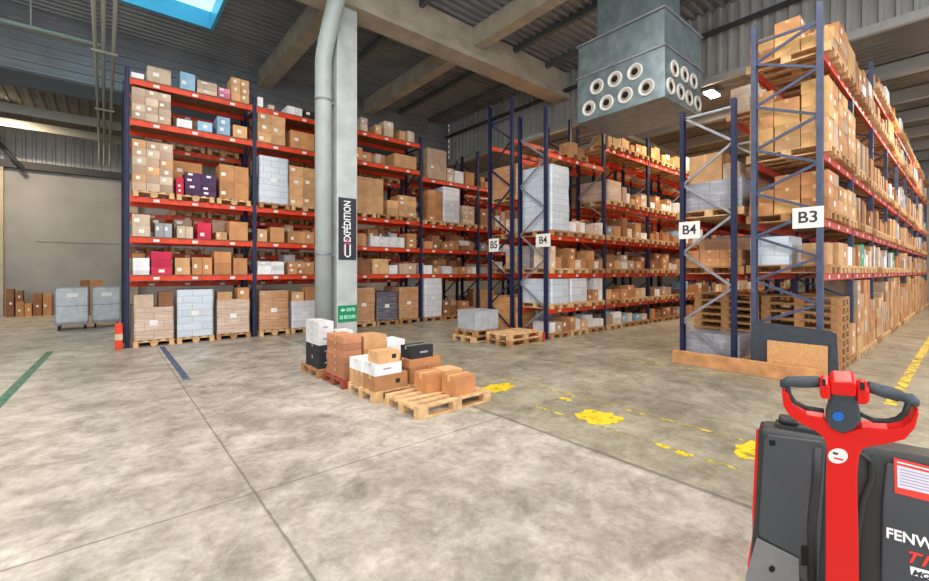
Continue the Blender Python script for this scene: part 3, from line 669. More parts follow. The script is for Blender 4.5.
x_, z_ = R2slot(4, 1, 1, None); columns('R2a', 0, 4, x_, x_+.8, 7.17, z_, .6, 'mix')
for bay in range(1, 9):
    for lev in range(6):
        fill('R2a', bay, lev, 'warm' if lev == 5 else ('white' if random.random() < .3 else 'mix'), .97, .06, hcap=(.48 if lev in (0,) else .62) if lev < 5 else .5)
for bay in range(9):
    for lev in range(5):
        if bay == 0 and lev == 4: continue
        fill('R2b', bay, lev, 'mix', .85, .3, hcap=.9)
# --- B4 rack beside the B3 rack
random.seed(31)
def S(rk, bay, lev, s_, kind, h, colr, yo=0.0, pal=True, **kw):
    R = RACKS[rk]
    for sidx, x in slots(rk, bay):
        if sidx == s_:
            z = ([0.0]+R['levels'](bay))[lev]
            if pal: pallet_at(rk, bay, lev, x, R['yf']-.08, z)
            item(kind, x+.01, R['yf']-.05+yo, z+.146, .78, 1.1, h, colr, rk, bay, lev, **kw); return x, z+.146+h
x_, z_ = S('R3a', 0, 2, 0, 'load', .55, 'grey'); item('carton', x_+.05, 3.1, z_+.002, .6, .6, .55, 'light brown', 'R3a', 0, 2); item('carton', x_+.05, 2.82, z_+.002, .4, .26, .3, 'beige', 'R3a', 0, 2)
S('R3a', 0, 2, 1, 'load', .9, 'brown'); S('R3a', 0, 2, 2, 'load', 1.0, 'grey')
x_ = list(slots('R3a', 0))[0][1]; pallet_at('R3a', 0, 1, x_, 2.72, 1.73)
for i_ in range(3):
    for j_ in range(2): item('carton', x_+.02, 2.76+.37*i_, 1.878+.16*j_, .5, .36, .157, 'orange-brown' if j_ else 'brown', 'R3a', 0, 1)
S('R3a', 0, 1, 1, 'load', .6, 'brown'); S('R3a', 0, 1, 2, 'load', .7, 'white')
for s_, n_ in ((0, 0), (1, 9), (2, 8)):
    x_ = list(slots('R3a', 0))[s_][1]
    for k_ in range(n_): item('pallet', x_, 2.72, .146*k_, *PAL, 'oldwood', 'R3a', 0, 0)
x_ = list(slots('R3a', 0))[0][1]
pallet_at('R3a', 0, 0, x_, 2.72, 0); item('load', x_+.02, 2.80, .146, .7, 1.0, .42, 'grey', 'R3a', 0, 0)
for bay in range(1, 9):
    for lev in range(5): fill('R3a', bay, lev, 'mix', .8, .3, hcap=.9)
# --- B3 rack, end bay seen head-on
def block(rk, bay, lev, s_, ny, nz, h, colr, nx=2, tilt=None, dy0=0.0, dyw=1.14):
    R = RACKS[rk]; x = list(slots(rk, bay))[s_][1]; z = ([0.0]+R['levels'](bay))[lev]
    pallet_at(rk, bay, lev, x, R['yf']-.08, z)
    for i in range(nx):
        for j in range(ny):
            for k_ in range(nz if not tilt else min(nz, tilt[j % len(tilt)]+random.choice([0, 0, -1]))):
                cc = colr if random.random() < .55 else random.choice(['yellow-brown', 'light brown', 'orange-brown', 'brown', 'greyish-brown'])
                item('carton', x+.01+.78*i/nx, R['yf']-.06+dy0+dyw*j/ny+.003+random.uniform(0, .012), z+.146+h*k_, .78/nx-.006, dyw/ny-.02, h-.003, cc, rk, bay, lev)
block('R3b', 0, 4, 0, 3, 3, .2, 'yellow-brown', tilt=[2, 3, 3]); block('R3b', 0, 4, 1, 3, 3, .22, 'orange-brown', tilt=[3, 2, 3]); block('R3b', 0, 4, 2, 3, 3, .2, 'yellow-brown')
block('R3b', 0, 3, 0, 3, 5, .22, 'yellow-brown', tilt=[5, 4, 5]); block('R3b', 0, 3, 1, 3, 5, .22, 'orange-brown', tilt=[5, 5, 4]); block('R3b', 0, 3, 2, 3, 4, .24, 'light brown')
block('R3b', 0, 2, 0, 3, 3, .22, 'orange-brown', tilt=[3, 3, 2]); block('R3b', 0, 2, 1, 2, 2, .25, 'yellow-brown'); block('R3b', 0, 2, 2, 2, 2, .27, 'light brown')
S('R3b', 0, 1, 0, 'load', .52, 'light blue', yo=0.0)
ITEMS[-1]['b'] = (ITEMS[-1]['b'][0], 2.0, ITEMS[-1]['b'][2], .7, .62, .5)
item('carton', ITEMS[-1]['b'][0], 1.52, ITEMS[-1]['b'][2], .4, .34, .36, 'light brown', 'R3b', 0, 1)
block('R3b', 0, 1, 1, 2, 1, .4, 'light brown'); block('R3b', 0, 1, 2, 2, 1, .36, 'white')
x_ = list(slots('R3b', 0))[0][1]; pallet_at('R3b', 0, 0, x_, 1.476, 0); item('carton', x_+.1, 1.75, .146, .5, .5, .45, 'light brown', 'R3b', 0, 0)
for k_ in range(9): item('pallet', list(slots('R3b', 0))[1][1], 1.476, .146*k_, *PAL, 'oldwood', 'R3b', 0, 0)
block('R3b', 0, 0, 2, 3, 2, .3, 'orange-brown')
for bay in range(1, 9):
    n = len(lev3b(bay))
    for lev in range(n+1):
        if lev == 0:
            for s_ in range(3): block('R3b', bay, 0, s_, random.choice([2, 3]), 5, random.choice([.24, .27, .29]), random.choice(['orange-brown', 'brown', 'light brown', 'greyish-brown']), nx=random.choice([2, 2, 3]), tilt=[random.choice([4, 5, 5]), random.choice([3, 4, 5])])
        elif lev == 1 and bay in (1, 3):
            x_ = list(slots('R3b', bay))[0][1]; pallet_at('R3b', bay, 1, x_, 1.476, 1.75)
            item('carton', x_+.01, 1.5, 1.896, .4, .4, .42, 'brown' if bay == 1 else 'white', 'R3b', bay, 1); item('carton', x_+.43, 1.5, 1.896, .34, .4, .46, 'teal', 'R3b', bay, 1)
            for s_ in (1, 2):
                x_ = list(slots('R3b', bay))[s_][1]; pallet_at('R3b', bay, 1, x_, 1.476, 1.75); columns('R3b', bay, 1, x_, x_+.8, 1.5, 1.896, .6, 'white')
        elif lev == n and bay > 1: fill('R3b', bay, lev, 'mix', .9, .1, hcap=.4)
        else: fill('R3b', bay, lev, 'mix' if lev != 1 else ('white' if random.random() < .5 else 'mix'), .97, .08, fillh=random.uniform(.4, .9), hcap=.55 if lev in (1, 2) else 1.2)
# ---- who is seen
sizes = [(0, 0, 0)]*len(ITEMS)
bv = []; bf = []; own = []
QF = [(0,3,2,1),(4,5,6,7),(0,1,5,4),(1,2,6,5),(2,3,7,6),(3,0,4,7)]
def addbox(x0, y0, z0, dx, dy, dz, o):
    n = len(bv); x1, y1, z1 = x0+dx, y0+dy, z0+dz
    bv.extend([(x0,y0,z0),(x1,y0,z0),(x1,y1,z0),(x0,y1,z0),(x0,y0,z1),(x1,y0,z1),(x1,y1,z1),(x0,y1,z1)])
    for f in QF: bf.append(tuple(i+n for i in f)); own.append(o)
for i, it in enumerate(ITEMS): addbox(*it['b'], i)
addbox(CX0, CY0, 0, CX1-CX0, CY1-CY0, 9, -1); addbox(4.15, 10.7, 0, .42, .4, 8, -1); addbox(D[0], D[2], 5.5, 1.9, 2.2, 2, -1)
addbox(8.7, 1.35, 0, .05, 1.15, .86, -1)
for rk in RACKS:
    R = RACKS[rk]
    for i in range(R['nb']):
        for j, z in enumerate(R['levels'](i)):
            addbox(R['x0']+i*BAY, R['yf'], z-.12, BAY, .05, .12, -1)
            if j in R['decks']: addbox(R['x0']+i*BAY, R['yf'], z, BAY, 1, .02, -1)
        addbox(R['x0']+i*BAY-.05, R['yf'], 0, .1, .08, 6, -1); addbox(R['x0']+i*BAY-.05, R['yf']+.92, 0, .1, .08, 6, -1)
tree = BVHTree.FromPolygons(bv, bf)
hits = [0]*len(ITEMS); o0 = Vector((0, 0, CH))
for py in range(2, 420, 2):
    for px in range(118, 929, 2):
        if px > 770 and py > 375: continue
        h = tree.ray_cast(o0, ray(px+.5, py+.5).normalized())
        if h[2] is not None and own[h[2]] >= 0: hits[own[h[2]]] += 1
for it, h in zip(ITEMS, hits): it['hits'] = h
WHITES = ('teal', 'white', 'beige', 'grey', 'light blue', 'pink', 'crimson', 'purple', 'black')
def kindname(it):
    if it['kind'] == 'pallet': return 'wooden_pallet'
    if it['kind'] == 'load': return 'shrink_wrapped_load'
    return 'coloured_carton' if it['c'] in WHITES else 'cardboard_box'
chosen = {}
for it in ITEMS: chosen.setdefault(kindname(it), []).append(it)
CAP = {'wooden_pallet': 280, 'shrink_wrapped_load': 200, 'coloured_carton': 280, 'cardboard_box': 290}
show = []; rest = []
for kn, lst in chosen.items():
    lst.sort(key=lambda t: -t['hits'])
    for i, it in enumerate(lst):
        (show if i < CAP[kn] and it['hits'] >= 4 else rest).append(it)
print('ITEMS', {k: (len(v), sum(1 for t in v if t['hits'] >= 4)) for k, v in chosen.items()})
# ---- meshes
def carton_geo(dx, dy, dz, lab=True, seed=0):
    """closed box with the tape over the top and down the ends and a pasted label as cells of its own faces"""
    mb = MB()
    def face(o, u, v, us, vs, mfun):
        n = len(us); pts = [Vector(o)+Vector(u)*a+Vector(v)*b_ for b_ in vs for a in us]
        fs = []; ms = []
        for j in range(len(vs)-1):
            for i in range(n-1): fs.append((j*n+i, j*n+i+1, (j+1)*n+i+1, (j+1)*n+i)); ms.append(mfun(i, j))
        b0 = len(mb.v); mb.v += [tuple(p) for p in pts]; mb.f += [tuple(q+b0 for q in f) for f in fs]; mb.m += ms; mb.smooth += [False]*len(fs)
    rnd = random.Random(seed)
    lw = min(.12, dx*.3); lh = min(.09, dz*.4)
    l0 = rnd.uniform(.1, .55)*dx; z0 = rnd.uniform(.2, .5)*dz
    t = .024
    face((0, 0, 0), (1, 0, 0), (0, 0, 1), [0, l0, l0+lw, dx], [0, z0, z0+lh, dz], lambda i, j: 2 if (i == 1 and j == 1 and lab) else 0)
    face((dx, dy, 0), (-1, 0, 0), (0, 0, 1), [0, dx], [0, dz], lambda i, j: 0)
    ym = dy/2
    zt = dz*.72
    lw2 = min(.1, dy*.28)
    face((0, dy, 0), (0, -1, 0), (0, 0, 1), [0, ym-t, ym+t, dy], [0, zt, dz], lambda i, j: 1 if (i == 1 and j == 1) else 0)
    face((dx, 0, 0), (0, 1, 0), (0, 0, 1), [0, ym-t, ym+t, dy], [0, zt, dz], lambda i, j: 1 if (i == 1 and j == 1) else 0)
    face((0, 0, dz), (1, 0, 0), (0, 1, 0), [0, dx], [0, ym-t, ym+t, dy], lambda i, j: 1 if j == 1 else 0)
    face((0, dy, 0), (1, 0, 0), (0, -1, 0), [0, dx], [0, dy], lambda i, j: 0)
    return mb
import bmesh
def weld(me):
    bm = bmesh.new(); bm.from_mesh(me); bmesh.ops.remove_doubles(bm, verts=bm.verts, dist=1e-5); bm.to_mesh(me); bm.free()
def carton(name, x0, y0, z0, dx, dy, dz, colr, lab=True, rot=0.0, seed=0):
    me = carton_geo(dx, dy, dz, lab, seed).mesh(name, [CM[colr], M['tape'] if colr not in ('white', 'black', 'purple', 'light blue') else CM['beige' if colr != 'black' else 'grey'], M['sticker']])
    for v in me.vertices: v.co.x -= dx/2; v.co.y -= dy/2
    weld(me)
    return link(name, me, None, (x0+dx/2, y0+dy/2, z0), (0, 0, rot))
def load_mesh(dx, dy, dz, colr, seed):
    # a film-wrapped block: slightly bulged sides, soft corners
    rnd = random.Random(seed); ch = .03; nz = max(3, int(dz/.2))
    out = []
    for k_ in range(nz+1):
        z = dz*k_/nz; q = rnd.uniform(-.008, .008) if 0 < k_ < nz else 0
        x0, x1, y0, y1 = q, dx-q, q, dy-q
        if k_ == nz: x0 += .0; 
        out.append([(x0+ch, y0, z), (x1-ch, y0, z), (x1, y0+ch, z), (x1, y1-ch, z), (x1-ch, y1, z), (x0+ch, y1, z), (x0, y1-ch, z), (x0, y0+ch, z)])
    mb = MB(); vs = [tuple((p[0]-dx/2, p[1]-dy/2, p[2])) for r in out for p in r]; fs = []
    for k_ in range(nz):
        for i in range(8): fs.append((k_*8+i, k_*8+(i+1) % 8, (k_+1)*8+(i+1) % 8, (k_+1)*8+i))
    mb.add(vs, fs); mb.f += [tuple(range(8))[::-1], tuple(nz*8+i for i in range(8))]; mb.m += [0, 0]; mb.smooth += [False]*2
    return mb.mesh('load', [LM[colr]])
def pallet_geo(long_x=False):
    """four-way pallet 0.8 x 1.2: five deck boards, cross boards, nine blocks, three bottom boards, as separate lists"""
    P = {'deck_board': [], 'cross_board': [], 'block': [], 'bottom_board': []}
    for yc in (.05, .225, .4, .575, .75): P['deck_board'].append(((0, yc-.05 if yc != .05 else 0, .122), (1.2, (yc+.05) if yc != .75 else .8, .144)))
    for x in (0, .53, 1.055): P['cross_board'].append(((x, 0, .1), (x+.145, .8, .122)))
    for x in (0, .53, 1.055):
        for y in (0, .33, .7): P['block'].append(((x, y, .022), (x+.145, y+(.1 if y != .33 else .14), .1)))
    for y in (0, .35, .7): P['bottom_board'].append(((0, y, 0), (1.2, y+.1, .022)))
    return P
PG = pallet_geo()
def pallet_simple(m_, rot=True):
    mb = MB()
    for k_, L_ in PG.items():
        for a, b_ in L_:
            if rot: a2 = (a[1], a[0], a[2]); b2 = (b_[1], b_[0], b_[2]); mb.box(tuple(x-y for x, y in zip(a2, (.4, .6, 0))), tuple(x-y for x, y in zip(b2, (.4, .6, 0))))
            else: mb.box(a, b_)
    return mb.mesh('wooden_pallet', [m_])
pal_me = {'wood': pallet_simple(M['wood']), 'oldwood': pallet_simple(M['oldwood'])}
NUM = ['no', 'one', 'two', 'three', 'four', 'five', 'six', 'seven', 'eight', 'nine', 'ten']
RN = {'R1': 'column rack', 'R1b': 'rear column rack', 'R2a': 'middle rack', 'R2b': 'B5 rack', 'R3a': 'rack beside B3', 'R3b': 'B3 rack'}
def shelf(lev): return 'floor level' if lev == 0 else ORD[lev-1]+' shelf'
cells = {}
for it in show: cells.setdefault((it['rk'], it['bay'], it['lev'], it['kind']), []).append(it)
labels = set()
for key, lst in cells.items():
    rk, bay, lev, kd = key
    lst.sort(key=lambda t: (round(t['b'][0], 1), t['b'][1], t['b'][2]))
    # stacks: same x and y
    stacks = {}
    for t in lst: stacks.setdefault((round(t['b'][0], 1), round(t['b'][1], 1)), []).append(t)
    for si, (kk, stl) in enumerate(sorted(stacks.items())):
        stl.sort(key=lambda t: t['b'][2])
        for li, t in enumerate(stl):
            w, h = t['b'][3], t['b'][5]
            if kd == 'pallet':
                noun = ('pale wooden pallet' if t['c'] == 'wood' else 'weathered brown wooden pallet')
            elif kd == 'load': noun = ('tall ' if h > 1.0 else '')+t['c']+' film-wrapped load'
            else: noun = ('flat ' if h < .17 else ('large ' if w*h > .22 else ('small ' if w*h < .06 else '')))+t['c']+(' box' if t['c'] not in WHITES else ' carton')
            pos = '' if len(stl) == 1 else (', top of' if li == len(stl)-1 else (', base of' if li == 0 else ', layer '+NUM[min(li+1, 10)]+' of'))
            spot = (ORD[si]+' stack' if pos else ', '+ORD[si]+' along') if si < 12 else 'last stack'
            s_ = f"{noun}{pos} {spot}".replace(' ,', ',')+f", {shelf(lev)}, {ORD[bay]} bay, {RN[rk]}"
            if s_ in labels: s_ = s_.replace(noun, 'another '+noun, 1)
            labels.add(s_); t['label'] = s_
GR = {'wooden_pallet': 'pallets in the ', 'shrink_wrapped_load': 'wrapped loads in the ', 'coloured_carton': 'coloured cartons in the ', 'cardboard_box': 'brown boxes in the '}
cache = {}
for n_, it in enumerate(show):
    kn = kindname(it); x0, y0, z0, dx, dy, dz = it['b']
    if kn == 'wooden_pallet': o = link(kn, pal_me[it['c']], None, (x0+.4, y0+.6, z0), (0, 0, random.uniform(-.01, .01)))
    elif kn == 'shrink_wrapped_load':
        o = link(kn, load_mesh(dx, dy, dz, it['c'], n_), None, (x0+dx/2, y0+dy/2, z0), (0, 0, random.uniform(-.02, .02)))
        if it['hits'] > 60 and it['rk'] == 'R1':
            MB().box((-.1, -dy/2-.008, dz*.45), (.06, -dy/2, dz*.45+.12)).build('shipping_label', M['sticker'], o)
    else: o = carton(kn, x0, y0, z0, dx, dy, dz, it['c'], random.Random(n_).random() < .6, random.uniform(-.015, .015), n_)
    tag(o, it['label'], {'wooden_pallet': 'pallet', 'shrink_wrapped_load': 'wrapped pallet load'}.get(kn, 'box'), GR[kn]+RN[it['rk']])
# everything too small, or behind, is one mass
ms = list(CM.items()); midx = {('c', k_): i for i, (k_, _) in enumerate(ms)}; mats_ = [v for _, v in ms]
for k_, v in LM.items(): midx[('l', k_)] = len(mats_); mats_.append(v)
for k_ in ('wood', 'oldwood'): midx[('p', k_)] = len(mats_); mats_.append(M[k_])
mb = MB()
for it in rest:
    x0, y0, z0, dx, dy, dz = it['b']
    if it['kind'] == 'pallet':
        i_ = midx[('p', it['c'])]
        mb.box((x0, y0, z0+.12), (x0+.8, y0+1.2, z0+.144), i_)
        for xx in (0, .33, .7): mb.box((x0+xx, y0, z0), (x0+xx+.1, y0+1.2, z0+.12), i_) if it['hits'] < 1 else [mb.box((x0+xx, y0+yy, z0), (x0+xx+.1, y0+yy+.14, z0+.12), i_) for yy in (0, .53, 1.05)]
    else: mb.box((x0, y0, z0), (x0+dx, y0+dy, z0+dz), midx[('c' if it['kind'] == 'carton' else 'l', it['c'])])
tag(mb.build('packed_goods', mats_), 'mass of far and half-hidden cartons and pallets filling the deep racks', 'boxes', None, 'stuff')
# teal tubs on the B3 rack
for i, (xx, hh) in enumerate(((X2+BAY*1+.6, .42), (X2+BAY*3+.5, .40))):
    pass
# ------------------------------------------------------------ near pallets with their boxes
def pallet(x, y, z, m_, label, group='floor pallets with loose boxes', rz=0.0):
    t = empty('wooden_pallet', (x, y, z), rz); tag(t, label, 'pallet', group)
    for k_, L_ in PG.items():
        for a, b_ in L_: MB().box(a, b_).build(k_, m_, t)
    return t
pallet(2.86, 4.25, 0, M['wood'], 'pale wooden pallet closest to the camera, only three boxes on it')
pallet(2.76, 5.17, 0, M['wood'], 'pale pallet under the white cartons and mixed boxes beside the nearly empty pallet')
pallet(2.73, 6.08, 0, M['redwood'], 'reddish pallet under the stack of flat terracotta boxes', rz=0)
pallet(2.70, 6.97, 0, M['oldwood'], 'brown pallet under the black and white box stack')
def nbox(x0, y0, z0, dx, dy, dz, colr, label, logo=False, kn='cardboard_box', rot=0.0, grp='loose boxes on the floor pallets', wrapmark=False):
    o = carton(kn, x0, y0, z0, dx-.004, dy-.004, dz-.002, colr, False, rot, int(x0*100+y0*10))
    tag(o, label, 'box', grp)
    dx -= .004; dy -= .004
    tm = M['tape'] if colr not in ('white', 'black') else CM['grey']
    if logo:
        MB().box((dx*.12, -dy/2-.002, dz*.35), (dx*.12+.07, -dy/2, dz*.35+.06)).build('printed_mark', M['black'], o)
    if colr == 'black': MB().box((-dx*.1, -dy/2-.002, dz*.4), (dx*.25, -dy/2, dz*.55)).build('printed_mark', M['greytxt'], o)
    if colr == 'white': MB().box((-dx*.2, -dy/2-.002, dz*.45), (dx*.1, -dy/2, dz*.6)).build('printed_mark', M['greytxt'], o)
    return o
Z = .145
nbox(3.48, 4.33, Z, .36, .28, .25, 'orange-brown', 'single brown box at the right end of the nearly empty pallet', rot=.05)
nbox(3.28, 4.68, Z, .3, .3, .25, 'orange-brown', 'brown box behind the gap on the nearly empty pallet, beside the mixed stack', rot=.02)
nbox(3.60, 4.70, Z, .32, .3, .25, 'light brown', 'light brown box between two others on the nearly empty pallet')
# pallet two
nbox(2.79, 5.19, Z, .52, .3, .21, 'brown', 'long brown box with black square mark under a white carton', logo=True)
nbox(2.79, 5.19, Z+.21, .42, .3, .16, 'white', 'white carton on the long brown box, front of the mixed pallet', kn='coloured_carton')
nbox(2.84, 5.19, Z+.37, .34, .3, .16, 'light brown', 'light brown box with black square mark on top of the front white carton', logo=True)
for i in range(3):
    nbox(2.78, 5.50+.155*i, Z, .3, .15, .21, 'light brown', ('small tan box under the white carton, next to the long brown box', 'small tan box under the white carton, middle of three', 'small tan box under the white carton, nearest the reddish pallet')[i])
nbox(2.78, 5.50, Z+.21, .3, .46, .16, 'white', 'long white carton lying on three small tan boxes', kn='coloured_carton')
nbox(3.36, 5.20, Z, .28, .3, .24, 'brown', 'brown box at the base beneath the black box, left one')
nbox(3.65, 5.20, Z, .28, .3, .24, 'orange-brown', 'orange-brown box at the base beneath the black box, right one')
nbox(3.34, 5.20, Z+.24, .56, .36, .12, 'orange-brown', 'wide flat brown box directly beneath the black box')
nbox(3.38, 5.22, Z+.36, .40, .28, .18, 'black', 'black box on top of the wide flat brown box', kn='coloured_carton')
nbox(3.36, 5.58, Z, .5, .34, .33, 'light brown', 'light brown box behind the black-topped stack')
nbox(3.12, 5.52, Z, .2, .4, .30, 'white', 'narrow white carton standing amid the mixed pallet', kn='coloured_carton')
# pallet three
for j in range(6):
    nbox(2.76+(0, .006, -.004, .007, .0, .004)[j], 6.13, Z+.106*j, .30, .64-(0, .01, .0, .012, .006, 0)[j], .104, 'terracotta', 'flat terracotta box, '+('lowest', 'second from the bottom', 'third from the bottom', 'third from the top', 'second from the top', 'topmost')[j]+' of its stack on the reddish pallet', rot=.0)
for j in range(3):
    nbox(3.10, 6.12, Z+.205*j, .40, .42, .205, 'brown' if j != 2 else 'light brown', ('bottom', 'middle', 'top')[j]+' brown box of three stacked behind the flat terracotta boxes')
nbox(3.52, 6.14, Z, .34, .4, .5, 'white', 'white carton beside the three stacked brown boxes', kn='coloured_carton')
# pallet four
for j in range(4):
    nbox(2.73, 7.02, Z+.197*j, .26, .60, .197, 'black' if j < 2 else 'white', ('lowest black box of the black and white stack', 'upper black box of the black and white stack', 'lower white box of the black and white stack', 'topmost white box of the black and white stack')[j], kn='coloured_carton')
for j in range(2): nbox(3.06, 7.06, Z+.3*j, .30, .32, .3, 'white', ('lower', 'upper')[j]+' white box behind the black and white stack, next to terracotta boxes', kn='coloured_carton')
# pallets and grey crate by the middle rack
for j in range(2):
    pallet(7.25, 6.98, .1445*j, M['oldwood'] if j == 0 else M['wood'], ('lower', 'upper')[j]+' pallet of the pile in front of the middle rack end post', 'pallets by the middle rack')
pallet(7.0, 8.0, 0, M['wood'], 'lower pallet jutting out under the grey crate', 'pallets by the middle rack')
pallet(7.05, 7.98, .1445, M['oldwood'], 'upper pallet directly under the grey crate', 'pallets by the middle rack')
crt = empty('metal_crate', (7.1, 8.0, .29)); tag(crt, 'plain grey sheet metal crate standing on pallets by the middle rack', 'crate')
MB().box((0, 0, 0), (.8, .72, .46)).build('body', M['steelgrey'], crt, bevel=.01); MB().box((-.015, -.015, .462), (.815, .735, .49)).build('lid', M['steelgrey'], crt, bevel=.005)
tag(MB().box((8.62, 7.1, 0), (8.70, 8.35, .22)).build('kick_board', M['orange'], bevel=.005), 'orange timber kick board at the foot of the middle rack', 'board')
# timber, panel and board at the B3 rack end
tag(MB().box((8.50, 1.5, 0), (8.62, 3.78, .24)).build('timber_beam', M['timber'], bevel=.008), 'long orange-brown timber lying on the floor before the B3 and B4 posts', 'timber')
tag(MB().prism([(8.75, 2.5, .0), (8.75, 1.33, 0), (8.75, 1.36, .80), (8.75, 1.45, .84), (8.75, 2.46, .90), (8.75, 2.5, .86)], (.03, 0, 0)).build('dark_panel', M['darkpanel'], fix=True), 'dark slate-coloured panel leaning against the foot of the B3 rack', 'panel')
tag(MB().box((8.68, 1.46, 0.0), (8.72, 2.26, .60)).build('chipboard_sheet', M['chip'], bevel=.004), 'tan chipboard sheet standing in front of the dark slate panel', 'board')
# upright protector
gd = empty('post_guard', (.17, 12.48, 0)); tag(gd, 'orange post guard at the foot of the end post of the long rack', 'post guard')
MB().box((0, 0, 0), (.14, .14, .6)).build('guard_body', M['orange'], gd, bevel=.02); MB().box((.0, -.004, .22), (.14, 0, .36)).build('reflector', CM['beige'], gd)
# ------------------------------------------------------------ roll containers
def container(x0, x1, y, label):
    t = empty('roll_container', ((x0+x1)/2, y, 0)); tag(t, label, 'roll container', 'metal roll containers by the long rack'); w = (x1-x0)/2; d = .8
    fr = MB()
    for sx in (-1, 1):
        for yy in (0, d): fr.box((sx*w-.02 if sx > 0 else -w, yy-.02, .2), (w if sx > 0 else -w+.02, yy+.02, 1.3))
    for z in (.2, .72, 1.27):
        fr.box((-w, -.02, z), (w, .02, z+.03)); fr.box((-w, d-.02, z), (w, d+.02, z+.03))
        fr.box((-w, 0, z), (-w+.02, d, z+.03)); fr.box((w-.02, 0, z), (w, d, z+.03))
    fr.build('frame', M['galv'], t)
    MB().box((-w+.025, -.005, .24), (w-.025, .005, 1.26)).build('side_panel', M['steelgrey'], t)
    MB().box((-w+.025, d-.005, .24), (w-.025, d+.005, 1.26)).build('side_panel', M['steelgrey'], t)
    MB().box((-w+.003, .02, .24), (-w+.013, d-.02, 1.26)).build('side_panel', M['steelgrey'], t)
    MB().box((w-.013, .02, .24), (w-.003, d-.02, 1.26)).build('side_panel', M['steelgrey'], t)
    MB().box((-w+.02, .02, .17), (w-.02, d-.02, .2)).build('base', M['galv'], t)
    MB().box((-.12, -.012, 1.0), (.14, -.006, 1.12)).build('name_plate', M['white'], t)
    for sx in (-1, 1):
        for yy in (.08, d-.08):
            MB().tube([(sx*(w-.08)-.02, yy, .075), (sx*(w-.08)+.02, yy, .075)], .075, 16).build('caster', M['rubber'], t)
            MB().box((sx*(w-.08)-.03, yy-.03, .1), (sx*(w-.08)+.03, yy+.03, .17)).build('caster_fork', M['galv'], t)
container(-1.15, -.40, 17.7, 'grey metal roll container standing apart from the long rack')
container(-.32, .38, 17.9, 'grey metal roll container partly behind the end post of the long rack')
# boxes along the back wall
random.seed(5)
bl = []
for (px0, px1, y0, hh, cc, nm) in ((6, 14, 316, 1.1, 'dark brown', 'tall dark brown box'), (16, 24, 316, .6, 'brown', 'brown box'), (16.5, 23, 0, .42, 'dark brown', 'dark brown box'), (24.5, 32, 316, .5, 'brown', 'brown box'),
        (33, 42, 316, .9, 'dark brown', 'upright dark brown box'), (43, 52, 316, .88, 'brown', 'brown box')):
    Yb = 24.2; xa, xb = at_y(px0, 200, Yb).x, at_y(px1, 200, Yb).x; z0 = 0 if y0 else .602
    o = carton('cardboard_box', xa, Yb, z0, xb-xa-.01, .45, hh, cc, True, 0, int(px0))
    tag(o, nm+(' on the back wall floor, ' if z0 == 0 else ' on top of another at the back wall, ')+{6: 'farthest from the containers', 16: 'beneath another box', 16.5: 'near the corner', 24: 'beside the stacked pair', 24.5: 'beside the stacked pair', 33: 'two from the containers', 43: 'beside the roll container'}[px0], 'box', 'boxes along the back wall')
for (px0, px1, hh, cc) in ((80, 90, 1.4, 'dark brown'), (91, 103, 1.4, 'brown')):
    Yb = 23.2; xa, xb = at_y(px0, 200, Yb).x, at_y(px1, 200, Yb).x
    for j in range(3):
        o = carton('cardboard_box', xa, Yb, .48*j, xb-xa-.01, .5, .478, cc, False, 0, int(px0)); tag(o, ('bottom ', 'middle ', 'top ')[j]+cc+' box of three stacked behind the roll containers', 'box', 'boxes behind the roll containers')
# ------------------------------------------------------------ pallet truck
K = 1.3
R_ = Vector((sa, -ca, 0)); Fw = Vector((ca, sa, 0))
def cam(lat, dep, z): return R_*lat+Fw*dep+Vector((0, 0, z))
TU = (R_*.786-Fw*.618).normalized(); TN = (R_*-.618-Fw*.786).normalized()
TO = cam(1.087*K, 1.55*K, 0)
tr = empty('pallet_truck', TO, math.atan2(TU.y, TU.x)); tag(tr, 'dark grey electric pallet truck with a red tiller at the lower right', 'pallet truck')
# local: x = along the face to the right, -y = towards the camera, z up
def face(px, py, off=0.0):
    d = ray(px, py); P0 = TO+TN*off; t = P0.dot(TN)/d.dot(TN); h = d*t+Vector((0, 0, 0)); h = Vector((d.x*t, d.y*t, CH+d.z*t))
    return Vector(((h-TO).dot(TU), -(h-TO).dot(TN), h.z))
def loft(levels, seg=6):
    vs = []; n = None
    for (x0, x1, y0, y1, r, z) in levels:
        ring = []
        for (cx_, cy_, a0) in ((x1-r, y0+r, -PI/2), (x1-r, y1-r, 0), (x0+r, y1-r, PI/2), (x0+r, y0+r, PI)):
            for q in range(seg+1):
                t = a0+PI/2*q/seg; ring.append((cx_+r*math.cos(t), cy_+r*math.sin(t), z))
        n = len(ring); vs += ring
    fs = [(j*n+i, j*n+(i+1) % n, (j+1)*n+(i+1) % n, (j+1)*n+i) for j in range(len(levels)-1) for i in range(n)]
    mb = MB().add(vs, fs, 0, True); mb.f += [tuple(range(n))[::-1], tuple((len(levels)-1)*n+i for i in range(n))]; mb.m += [0, 0]; mb.smooth += [False]*2
    return mb
W_ = .80
loft([(-.06, W_+.06, .0, .62, .05, .10), (-.06, W_+.06, -.01, .55, .05, .35), (-.04, W_+.04, 0, .36, .04, .6), (-.028, W_+.02, 0, .24, .035, .85), (-.024, W_+.02, .0, .16, .03, 1.0), (-.018, W_+.01, .006, .15, .03, 1.025), (0, W_, .022, .135, .03, 1.035)]).build('body', M['truck_dk'], tr)
loft([(-.07, W_+.07, .03, 1.0, .04, .05), (-.07, W_+.07, .03, 1.0, .04, .34)]).build('chassis', M['red'], tr)
MB().tube([(-.034, .055, .36), (-.036, .05, .6), (-.026, .045, .85), (-.02, .05, 1.0), (.0, .06, 1.03)], .014, 8).build('red_edge', M['red'], tr)
def panel(name, pts, off, th, m_, parent=tr, bev=.006):
    P = [face(px, py, off) for px, py in pts]
    return MB().prism(P, (0, -th, 0)).build(name, m_, parent, bevel=bev, fix=True)
